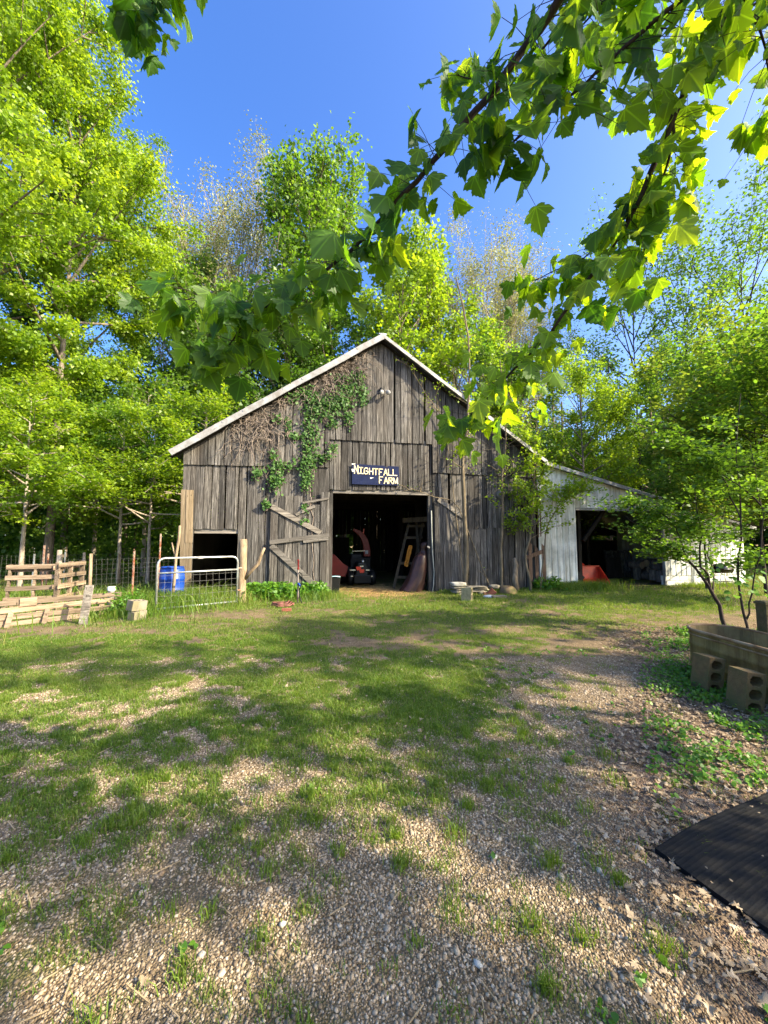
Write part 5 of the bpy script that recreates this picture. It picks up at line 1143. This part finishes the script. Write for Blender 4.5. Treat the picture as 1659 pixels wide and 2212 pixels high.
for lab, loc, r_, s_, lf_ in (('large round leaved shrub against the right edge of the view', (11.0, 9.6, 0), 1.1, 1.0, MG), ('round leaved shrub reaching across the end of the shed', (13.8, 13.2, 0), 2.3, 1.25, MG), ('tall olive shrub rising behind the shed end shrubs', (15.6, 15.0, 0), 3.6, 1.5, OG)): again(tS, lab, loc, r_, s_, lf_, group=SH)
again(tS, 'smaller round leaved shrub directly before the white shed right panel', (10.7, 12.9, 0), 5.0, .74, MG, group=SH)
# shade trees standing outside the view on the sunny side
SHD = 'trees shading the drive from the right'
shd = grow(109, 13.5, .2, 3.8, 'oval', 13, 2300, .30, 15, 60, .15, .26, .35, .8, subs=3)
for lab, loc, r_, s_ in (('shade tree right of the drive, out beyond the mat', (9.0, -1.5, 0), .3, .56), ('shade tree right of the drive, out beyond the tank', (15.5, .6, 0), 1.7, .84), ('small shade tree closest beside the drive, out to the right', (8.4, -2.8, 0), 4.0, .46), ('shade tree right of the tank, close outside the view', (8.9, 1.9, 0), 5.2, .50), ('low shade tree right of the mat, close outside the view', (6.6, .1, 0), 2.2, .42)):
    if lab.endswith('mat'): tH = tree('shade_tree', lab, 'tree', loc, shd, M_barkg, MG, r_, s_, SHD)
    else: again(tH, lab, loc, r_, s_, MG, group=SHD)

# far woods: one mass
rg = np.random.default_rng(55); n_ = 130000
a = rg.uniform(-1.25, 1.25, n_); rad = rg.uniform(34, 52, n_); x = np.sin(a)*rad; y = np.cos(a)*rad+2
top = 9+5*fbm(a*9, a*0, 91, 3)*1.3; z = top*rg.uniform(0, 1, n_)**.8
lv, lf_, lr = kites(rg, np.stack([x, y, z], 1), .5, .6, .3, .45, fbm(a*30, z*.5, 93, 3), .12)
tag(npmesh('far_woods', lv, lf_, DG, lr), 'dark green wood far behind the barn and fences', 'woods', kind='stuff')
n_ = 26000; x = rg.uniform(-34, -8, n_); y = rg.uniform(17, 32, n_); z = rg.uniform(0, 1, n_)**1.6*(1.2+3.2*fbm(x*.35, y*.35, 95, 3))
lv, lf_, lr = kites(rg, np.stack([x, y, z], 1), .22, .8, .3, .42, fbm(x*.8, z, 97, 3), .15)
tag(npmesh('undergrowth', lv, lf_, MG, lr), 'low green undergrowth in the shade behind the wire fences', 'undergrowth', kind='stuff')
segs = []
for i in range(80):
    a_ = rg.uniform(-1.2, 1.2); r_ = rg.uniform(26, 48); x_, y_ = math.sin(a_)*r_, math.cos(a_)*r_
    if abs(x_+.2*(y_-12)) < 8 and y_ < 24: continue
    segs.append((np.array([[x_, y_, -.3], [x_+rg.normal(0, .2), y_, 5], [x_+rg.normal(0, .5), y_, rg.uniform(9, 14)]]), np.array([.16, .12, .05])*rg.uniform(.5, 1.3), 6))
tv, tf = tubes_np(segs); tag(npmesh('far_trunks', tv, tf, M_barkg, np.zeros(len(tf)), True), 'many slim trunks standing in the far wood', 'woods', kind='stuff')

# saplings before the barn front, traced on the wall plane and pulled forward
def sapling(name, label, stem, r0, off, twigs, seed, leafm, nleaf, lsz, bark=M_stem, zone=(0, 1), tl=.9):
    rg = np.random.default_rng(seed); pts = []
    for i, (px, py) in enumerate(stem): s, z = WL(px, py, off); pts.append(wpt(s, off, z if i else -.05))
    base = pts[0].copy(); o = thing(name, label, 'sapling', base); pts = np.array([tuple(p-base) for p in pts])
    tt = np.linspace(0, 1, len(pts)); ts = np.linspace(0, 1, 14); C_ = np.stack([np.interp(ts, tt, pts[:, j]) for j in range(3)], 1); C_[1:-1] += rg.normal(0, .012, (12, 3))
    segs = [(C_, r0*(1-.8*ts)+.004, 9)]; sp = []
    for i in range(twigs):
        t = rg.uniform(*zone); p = np.array([np.interp(t, ts, C_[:, j]) for j in range(3)]); a = rg.uniform(0, 2*np.pi); L = tl*rg.uniform(.4, 1.2)
        d = np.array([np.cos(a)*.8, np.sin(a)*.45-.12, rg.uniform(.15, .8)]); q = np.linspace(0, 1, 5)[:, None]; Q = p+d*L*q+rg.normal(0, .14, 3)*L*q*q; segs.append((Q, .011*(1-.8*q[:, 0])+.0015, 4)); sp += list(Q[2:])
        for _ in range(2):
            u = rg.uniform(.3, .9); d2 = d+rg.normal(0, .5, 3); W_ = Q[0]+(Q[-1]-Q[0])*u+d2*L*.4*q; segs.append((W_, .006*(1-.8*q[:, 0])+.001, 4)); sp += list(W_[2:])
    tv, tf = tubes_np(segs); npmesh('trunk', tv, tf, bark, np.zeros(len(tf)), True, o)
    if nleaf:
        sp = np.array(sp); pos = sp[rg.integers(0, len(sp), nleaf)]+rg.normal(0, .055, (nleaf, 3)); v, f, r = kites(rg, pos, lsz, 1.0, .35, .4); npmesh('crown', v, f, leafm, r, False, o)
    return o
sapling('sapling', 'slim bare trunk sapling standing just right of the barn doorway', [(1003, 1281), (1010, 1190), (1003, 1115), (1000, 1020), (998, 985), (1010, 930), (1016, 830), (1008, 700), (985, 600)], .075, -.45, 26, 1, YG, 260, .07, zone=(.35, 1), tl=1.3)
sapling('sapling', 'thinner sapling in front of the round metal disc', [(1082, 1262), (1084, 1180), (1086, 1090), (1084, 1010), (1094, 960), (1092, 900), (1080, 780)], .05, -.35, 16, 2, YG, 320, .07, zone=(.35, 1), tl=.9)
sapling('sapling', 'leafy sapling at the corner where barn and white shed meet', [(1146, 1252), (1134, 1205), (1148, 1130), (1152, 1060), (1156, 990), (1160, 900)], .042, -.5, 52, 3, YG, 3600, .085, zone=(.25, 1), tl=1.25)
sapling('sapling', 'bent leafy sapling leaning over the white shed wall', [(1164, 1190), (1180, 1140), (1206, 1090), (1236, 1070), (1262, 1062)], .02, -.5, 30, 4, YG, 1700, .08, zone=(.4, 1), tl=.75)
sapling('bramble', 'bare grey vine stems arching over the doorway right corner', [(1060, 1130), (985, 1082), (935, 1072), (895, 1056), (868, 1062)], .014, -.25, 10, 5, YG, 14, .05, tl=.35)
sapling('bramble', 'budding twig spray rising across the right gable', [(1000, 960), (960, 905), (925, 860), (890, 800), (876, 784)], .013, -.22, 14, 6, YG, 200, .05, tl=.55, zone=(.3, 1))
# multi-stem bush by the tank
bush = thing('multi_stem_bush', 'slender many stemmed bush with sparse round leaves behind the tank', 'bush', (0, 0, 0)); rg = np.random.default_rng(21); segs = []; sp = []
def path(pts, Y, r0, r1, n=12):
    P_ = np.array([tuple(AT(a, b, Y+dy)) for a, b, dy in pts]); tt = np.linspace(0, 1, len(P_)); ts = np.linspace(0, 1, n); C_ = np.stack([np.interp(ts, tt, P_[:, j]) for j in range(3)], 1); C_[1:-1] += rg.normal(0, .012, (n-2, 3)); segs.append((C_, r0+(r1-r0)*ts, 7)); return C_
ST = [([(1570, 1366, 0), (1553, 1308, 0), (1535, 1274, 0), (1510, 1238, 0), (1486, 1206, .05), (1458, 1184, .1), (1440, 1176, .15)], .036, .008), ([(1535, 1274, 0), (1528, 1235, 0), (1510, 1225, -.1), (1516, 1165, -.15), (1513, 1128, -.2), (1500, 1050, -.2)], .022, .006),
      ([(1486, 1206, .0), (1465, 1160, 0), (1450, 1120, .1), (1400, 1095, .2), (1345, 1085, .3)], .013, .004), ([(1540, 1280, 0), (1545, 1240, .2), (1525, 1190, .3), (1560, 1120, .4), (1585, 1040, .4), (1560, 950, .4)], .016, .005),
      ([(1510, 1225, 0), (1480, 1215, .1), (1450, 1190, .2), (1400, 1150, .3), (1350, 1112, .4)], .012, .004), ([(1618, 1378, -.6), (1606, 1330, -.6), (1594, 1270, -.6), (1596, 1190, -.6), (1600, 1100, -.6), (1590, 980, -.5), (1600, 850, -.4)], .022, .006),
      ([(1612, 1340, -.6), (1624, 1290, -.7), (1640, 1220, -.8), (1650, 1100, -.8), (1620, 960, -.8)], .014, .004), ([(1600, 1120, -.6), (1560, 1030, -.6), (1500, 960, -.5), (1460, 925, -.4)], .012, .003), ([(1660, 1110, -.7), (1600, 1050, -.7), (1540, 1010, -.6), (1470, 1000, -.5)], .014, .003)]
for k_, (pts, r0, r1) in enumerate(ST):
    C_ = path(pts, 6.9, r0, r1)
    for i in range(9):
        t = rg.uniform(.45, 1); p = C_[int(t*11)]; a = rg.uniform(0, 2*np.pi); L = rg.uniform(.25, .8); q = np.linspace(0, 1, 5)[:, None]; Q = p+np.array([np.cos(a)-.15, np.sin(a)*.8, rg.uniform(-.05, .35)])*L*q; segs.append((Q, .006*(1-.8*q[:, 0])+.001, 4)); sp += list(Q[1:])
tv, tf = tubes_np(segs); npmesh('trunk', tv, tf, M_barkd, np.zeros(len(tf)), True, bush)
sp = np.array(sp); n_ = 6800; pos = sp[rg.integers(0, len(sp), n_)]+rg.normal(0, .075, (n_, 3)); v, f, r = rounds(rg, pos, .06, (0, 0, 1), .45); npmesh('crown', v, f, MG, r, False, bush)
big_ = np.array([tuple(AT(a, b, 6.2)) for a, b in ((1537, 1240), (1557, 1232), (1592, 1255), (1601, 1283), (1613, 1262), (1625, 1250), (1585, 1290), (1640, 1270), (1608, 1242), (1620, 1275), (1648, 1250), (1655, 1285), (1600, 1262), (1632, 1238))]); big_ = np.repeat(big_, 3, 0)+rg.normal(0, .05, (42, 3))
v, f, r = rounds(rg, big_, .085, (0, -.8, .6), .4); npmesh('new_leaves', v, f, WEED, r, False, bush)
# leafy weed clump by the stacked blocks
tp = at_ground(272, 1328); o = thing('weed_clump', 'bushy green weed growing between low pallet and stacked blocks', 'weed', tp); rg = np.random.default_rng(23)
n_ = 900; q = rg.normal(0, 1, (n_, 3))*np.array([.14, .14, .13])+np.array([0, 0, .22]); q[:, 2] = np.abs(q[:, 2]); v, f, r = kites(rg, q, .055, 1., .2, .35); npmesh('leaves', v, f, WEED, r, False, o)
segs = [(np.array([[0, 0, 0], [rg.normal(0, .06), rg.normal(0, .06), .2], [rg.normal(0, .14), rg.normal(0, .14), .38]]), np.array([.006, .005, .002]), 4) for _ in range(14)]; tv, tf = tubes_np(segs); npmesh('stem', tv, tf, M_stem, np.zeros(len(tf)), True, o)

# ivy on the wall
ivy = thing('ivy', 'green ivy climbing the barn gable and wall left of the doorway', 'vine', (0, FD, 0), TH); rg = np.random.default_rng(31)
IV1 = [(1150, 600, 80, 140, 260), (1090, 500, 110, 60, 200), (1250, 590, 110, 70, 220), (1390, 560, 80, 110, 190), (1420, 690, 50, 60, 90), (1150, 790, 70, 100, 190), (1140, 900, 55, 90, 150), (1130, 1000, 80, 50, 150), (1120, 1120, 50, 90, 190), (940, 1025, 90, 40, 130), (900, 1130, 60, 90, 240), (765, 1075, 35, 45, 70), (985, 740, 25, 70, 50), (1050, 815, 60, 25, 60), (1260, 960, 60, 20, 60), (1320, 890, 20, 25, 25), (825, 1310, 28, 35, 70), (880, 960, 30, 50, 50), (900, 690, 40, 40, 40), (1010, 540, 60, 40, 60), (1100, 1420, 40, 30, 30), (1110, 1330, 30, 30, 30)]
IV2 = [(60, 640, 70, 90, 150), (160, 560, 90, 110, 190), (260, 480, 90, 90, 170), (330, 530, 40, 70, 110), (190, 390, 70, 50, 90), (110, 730, 60, 30, 50), (300, 390, 50, 60, 80), (100, 910, 50, 60, 40), (30, 980, 40, 25, 40)]
pos = []; cen = []
for tab, fn in ((IV1, R1), (IV2, R2)):
    for x_, y_, sx, sy, n_ in tab:
        cen.append((WL(*fn(x_, y_)), sx*.0043, sy*.0043))
        for _ in range(int(n_*.9)):
            s, z = WL(*fn(x_+rg.normal(0, sx*.5), y_+rg.normal(0, sy*.5)))
            if z > roofz(s)-.12: continue
            pos.append((s, -.085-abs(rg.normal(0, .06)), z))
pos = np.array(pos); v, f, r = rounds(rg, pos, .07, (.1, -1, .35), .5); npmesh('ivy_leaves', v, f, IVY, r, False, ivy)
segs = []
for (s, z), sx, sz_ in cen:
    for _ in range(9):
        L = 6; xs_ = s+np.cumsum(rg.normal(0, sx*.22, L)); zs_ = z-sz_+np.linspace(0, 2*sz_, L)+rg.normal(0, .03, L); zs_ = np.minimum(zs_, [roofz(q)-.1 for q in xs_]); segs.append((np.stack([xs_, np.full(L, -.085)-rg.uniform(0, .03, L), zs_], 1), np.full(L, .006), 4))
for a, b in (((1180, 1930), (1150, 1250)), ((1150, 1250), (1160, 500)), ((900, 1250), (900, 960))):
    A, B = W1(*a), W1(*b); t = np.linspace(0, 1, 10); segs.append((np.stack([A[0]+(B[0]-A[0])*t+rg.normal(0, .03, 10), np.full(10, -.1), A[1]+(B[1]-A[1])*t], 1), np.full(10, .013), 5))
tv, tf = tubes_np(segs); npmesh('ivy_stems', tv, tf, M_vine, np.zeros(len(tf)), True, ivy)
dead = thing('dead_vine', 'tangled leafless brown vine hanging under the left roof edge', 'vine', (0, FD, 0), TH); segs = []
DV = [(R1, 690, 720, 90, 90, 70), (R1, 800, 790, 90, 80, 60), (R1, 740, 640, 70, 40, 40), (R1, 930, 560, 80, 40, 45), (R1, 640, 860, 60, 40, 22), (R1, 1100, 470, 90, 30, 30), (R1, 1260, 400, 110, 60, 60), (R1, 1360, 300, 60, 50, 50), (R2, 300, 220, 60, 60, 60), (R2, 210, 320, 80, 50, 60), (R2, 60, 420, 80, 60, 50), (R2, 350, 330, 25, 70, 25), (R1, 860, 700, 60, 80, 30)]
for fn, x_, y_, sx, sy, n_ in DV:
    for _ in range(int(n_*.6)):
        s, z = WL(*fn(x_+rg.normal(0, sx*.6), y_+rg.normal(0, sy*.5))); L = rg.integers(6, 16); step = rg.uniform(.04, .09); a = rg.uniform(0, 6.28); P_ = [[s, -.1-rg.uniform(0, .12), z]]
        for i in range(L): a += rg.normal(0, .55); P_.append([P_[-1][0]+math.cos(a)*step, min(-.075, P_[-1][1]+rg.normal(0, .02)), P_[-1][2]+math.sin(a)*step-.022])
        P_ = np.array(P_); P_[:, 2] = np.minimum(P_[:, 2], [roofz(q)-.1 for q in P_[:, 0]]); segs.append((P_, np.linspace(.0105, .004, len(P_))*rg.uniform(.6, 1.3), 4))
tv, tf = tubes_np(segs); npmesh('vine_stems', tv, tf, M_vine, np.zeros(len(tf)), True, dead)

# ------------------------------------------------------------------ the maple overhead
_half = [(0, 0), (.10, -.05), (.22, -.06), (.36, 0), (.33, .07), (.47, .09), (.55, .17), (.66, .33), (.54, .34), (.53, .42), (.41, .42), (.33, .47), (.40, .56), (.38, .62), (.42, .74), (.31, .74), (.27, .84), (.19, .85), (.16, .95), (.08, 1.0), (0, 1.16)]
_o = np.array(_half+[(-a, b) for a, b in _half[-2:0:-1]]); _m = np.array([(0, .30)])
ML = np.concatenate([_m, _o]); MLF = np.array([[0, 1+i, 1+(i+1) % len(_o)] for i in range(len(_o))])
def mapleleaves(rg, base, down, size, tint):
    n = len(base); d = down/np.linalg.norm(down, axis=1, keepdims=True); a = rg.normal(0, 1, (n, 3)); a[:, 2] *= .35
    sd = np.cross(d, a); sd /= np.linalg.norm(sd, axis=1, keepdims=True)+1e-9; nn = np.cross(sd, d)
    x = ML[None, :, 0]*(1+rg.normal(0, .06, (n, 1))); y = ML[None, :, 1]; fold = rg.uniform(.05, .85, (n, 1)); curl = rg.normal(.18, .30, (n, 1)); cup = rg.normal(0, .35, (n, 1))
    z = -fold*np.abs(x)*.8-curl*(y-.3)**2+cup*x*x+rg.normal(0, .012, (n, ML.shape[0]))
    s = size[:, None, None]; Q = base[:, None]+s*(sd[:, None]*x[..., None]+d[:, None]*y[..., None]+nn[:, None]*z[..., None])
    global LUV; LUV = np.tile(np.concatenate([ML, np.zeros((len(ML), 1))], 1), (n, 1))
    k = len(ML); return Q.reshape(-1, 3), (np.arange(n)[:, None, None]*k+MLF[None]).reshape(-1, 3), np.repeat(np.clip(tint, 0, 1), len(MLF))
maple = thing('maple_tree', 'maple whose dark drooping branches hang into the top of the view', 'tree', (3.0, -4.3, 0)); MO = Vector((3.0, -4.3, 0)); rg = np.random.default_rng(77)
LIMBS = [  # survey points with distance ahead, radii, leaf size, leaf spacing
 ([(1330, -330, .9), (1250, -110, 1.08), (1211, 0, 1.18), (1140, 95, 1.25), (1070, 191, 1.3), (924, 363, 1.4), (823, 474, 1.46), (763, 539, 1.5), (657, 618, 1.56), (562, 671, 1.6), (520, 715, 1.62), (472, 770, 1.65)], .0165, .0025, .118, .034),
 ([(562, 671, 1.6), (500, 652, 1.62), (435, 645, 1.64), (395, 650, 1.66)], .004, .002, .115, .05),
 ([(1560, -90, 1.15), (1473, 0, 1.22), (1342, 111, 1.3), (1206, 232, 1.38), (1070, 337, 1.45)], .0085, .003, .11, .034),
 ([(1650, -160, 1.2), (1579, 0, 1.3), (1503, 156, 1.4), (1453, 257, 1.46), (1418, 343, 1.5), (1382, 433, 1.56), (1317, 544, 1.64), (1251, 630, 1.7), (1186, 721, 1.8), (1105, 806, 1.88), (1014, 897, 1.95), (985, 930, 1.98)], .0165, .0025, .105, .038),
 ([(1453, 257, 1.46), (1458, 275, 1.46), (1441, 353, 1.5), (1414, 453, 1.55), (1386, 560, 1.6), (1370, 600, 1.62)], .006, .002, .108, .045),
 ([(1382, 433, 1.56), (1330, 480, 1.62), (1260, 560, 1.72), (1190, 590, 1.8), (1140, 610, 1.85)], .004, .002, .10, .05),
 ([(1560, -90, 1.15), (1640, 60, 1.3), (1668, 190, 1.42), (1665, 270, 1.5)], .006, .002, .10, .045),
 ([(500, -260, 1.1), (390, -90, 1.3), (330, -10, 1.4), (322, 50, 1.46), (318, 75, 1.48)], .006, .002, .10, .022),
 ([(1760, -60, 1.7), (1640, 40, 1.9), (1540, 90, 2.0), (1440, 170, 2.1), (1360, 215, 2.2)], .008, .003, .12, .035),
 ([(1330, -120, 1.5), (1240, 30, 1.7), (1150, 130, 1.8), (1040, 175, 1.9), (985, 160, 1.95)], .008, .003, .12, .032),
 ([(1700, -40, 2.1), (1560, 60, 2.3), (1500, 60, 2.4), (1300, 60, 2.6)], .008, .003, .12, .04),
 ([(1400, -150, 1.15), (1340, -40, 1.3), (1250, 60, 1.45), (1180, 150, 1.55)], .006, .002, .115, .04)]
for li, (pts, r0, r1, lsz, spc) in enumerate(LIMBS):
    P_ = np.array([tuple(AT(a, b, Y)-MO) for a, b, Y in pts]); L = np.concatenate([[0], np.cumsum(np.linalg.norm(np.diff(P_, axis=0), axis=1))]); n_ = max(8, int(L[-1]/.05))
    s = np.linspace(0, L[-1], n_); C_ = np.stack([np.interp(s, L, P_[:, j]) for j in range(3)], 1); C_[1:-1] += rg.normal(0, .003, (n_-2, 3))
    if li in (0, 3): top = C_[0]; anc = np.array([0., 0, 4.3+li*.35]); mids = np.array([anc, anc*.55+top*.45+np.array([0, 0, .35]), top]); bt = np.linspace(0, 1, 8)[:, None]; B_ = (1-bt)**2*mids[0]+2*bt*(1-bt)*mids[1]+bt**2*mids[2]; C2 = np.vstack([B_[:-1], C_]); rad = np.concatenate([np.linspace(.07, r0, 7), np.linspace(r0, r1, n_)])
    else: C2 = C_; rad = np.linspace(r0, r1, n_)
    segs = [(C2, rad, 9)]; lb = []; ld_ = []; sz_ = []; tn = []
    s0 = L[-1]*(.04 if li != 1 else 0); q = s0
    while q < L[-1]:
        p = np.array([np.interp(q, L, P_[:, j]) for j in range(3)]); fr = q/L[-1]
        for _ in range(3 if (li in (0, 1) and fr > .6) or (li == 3 and fr > .72) else 2 if rg.uniform() < .75 else 1):
            a = rg.uniform(0, 2*np.pi); pl = rg.uniform(.03, .10 if li == 7 else (.14+.12*(fr > .75)) if li in (3, 4, 5) else .18+.06*(fr > .55)); e = p+np.array([math.cos(a)*pl, math.sin(a)*pl*.8, -rg.uniform(-.35, .8)*pl])
            mid_ = (p+e)/2+np.array([0, 0, .012]); segs.append((np.array([p, mid_, e]), np.array([.0016, .0012, .001]), 4))
            tn.append(.3*(li == 3)*(fr > .72)+.2*(li == 0)*(fr > .6)); lb.append(e); ld_.append(np.array([math.cos(a)*.35, math.sin(a)*.35, -1.0])+rg.normal(0, .22, 3)); sz_.append(lsz*(.80 if li == 0 else .86)*rg.uniform(.42, 1.28))
        q += spc*.70*rg.uniform(.5, 1.5)
    ph = L[-1]
    for _ in range(9): a = rg.uniform(0, 6.28); e = C_[-1]+rg.normal(0, .05, 3); lb.append(e); tn.append(.25*(li == 3)); ld_.append(np.array([math.cos(a)*.5, math.sin(a)*.5, -.9])); sz_.append(lsz*rg.uniform(.6, 1.1))
    tv, tf = tubes_np(segs); lo = npmesh('limb', tv, tf, M_barkd, np.zeros(len(tf)), True, maple)
    v, f, r = mapleleaves(rg, np.array(lb), np.array(ld_), np.array(sz_), rg.normal(.42, .27, len(lb))+.22*(li in (3, 4, 5, 6))+(.18 if li == 1 else 0)+np.array(tn)); fo = npmesh('foliage', v, f, MAP, r, False, lo); at_ = fo.data.attributes.new('luv', 'FLOAT_VECTOR', 'POINT'); at_.data.foreach_set('vector', LUV.astype(np.float32).ravel())
# trunk and the crown above the view
tk_ = np.array([[0, 0, -.2], [.03, .02, 1.5], [-.05, 0, 3], [0, .05, 4.6], [.1, 0, 6.5], [.05, .1, 9]]); segs = [(tk_, np.array([.24, .2, .18, .16, .11, .04]), 12)]; sp = []
for i in range(22):
    t = rg.uniform(.0, 1); z0 = 4.0+5.0*t; a = i*2.4; L = (3.2-2.0*t)*rg.uniform(.7, 1.1); q = np.linspace(0, 1, 6)[:, None]; d = np.array([math.cos(a), math.sin(a), rg.uniform(.1, .5)])
    Q = np.array([0, 0, z0])+d*L*q+rg.normal(0, .1, 3)*L*q*q; segs.append((Q, .06*(1-t*.6)*(1-.85*q[:, 0]), 6)); sp += list(Q[2:])
    for _ in range(4): u = rg.uniform(.3, .95); b0 = np.array([0, 0, z0])+d*L*u; d2 = d+rg.normal(0, .6, 3); W_ = b0+d2*L*.35*q; segs.append((W_, .018*(1-.85*q[:, 0]), 5)); sp += list(W_[1:])
def outside(P_):                                       # keep the upper crown clear of the lens
    Wd = P_+np.array(MO); return (Wd[:, 1] < .2) | (Wd[:, 2]-EYE > 1.75*Wd[:, 1]+.5) | (np.abs(Wd[:, 0]) > 1.25*Wd[:, 1]+.8+.3*(Wd[:, 2]-EYE))
segs = [sg_ for sg_ in segs if outside(np.asarray(sg_[0])).all()]
tv, tf = tubes_np(segs); npmesh('trunk', tv, tf, M_barkg, np.zeros(len(tf)), True, maple)
sp = np.array(sp); n_ = 4200; pos = sp[rg.integers(0, len(sp), n_)]+rg.normal(0, .2, (n_, 3)); pos = pos[outside(pos)]
v, f, r = kites(rg, pos, .12, .7, .5, .5); npmesh('upper_foliage', v, f, MAP, r, False, maple)
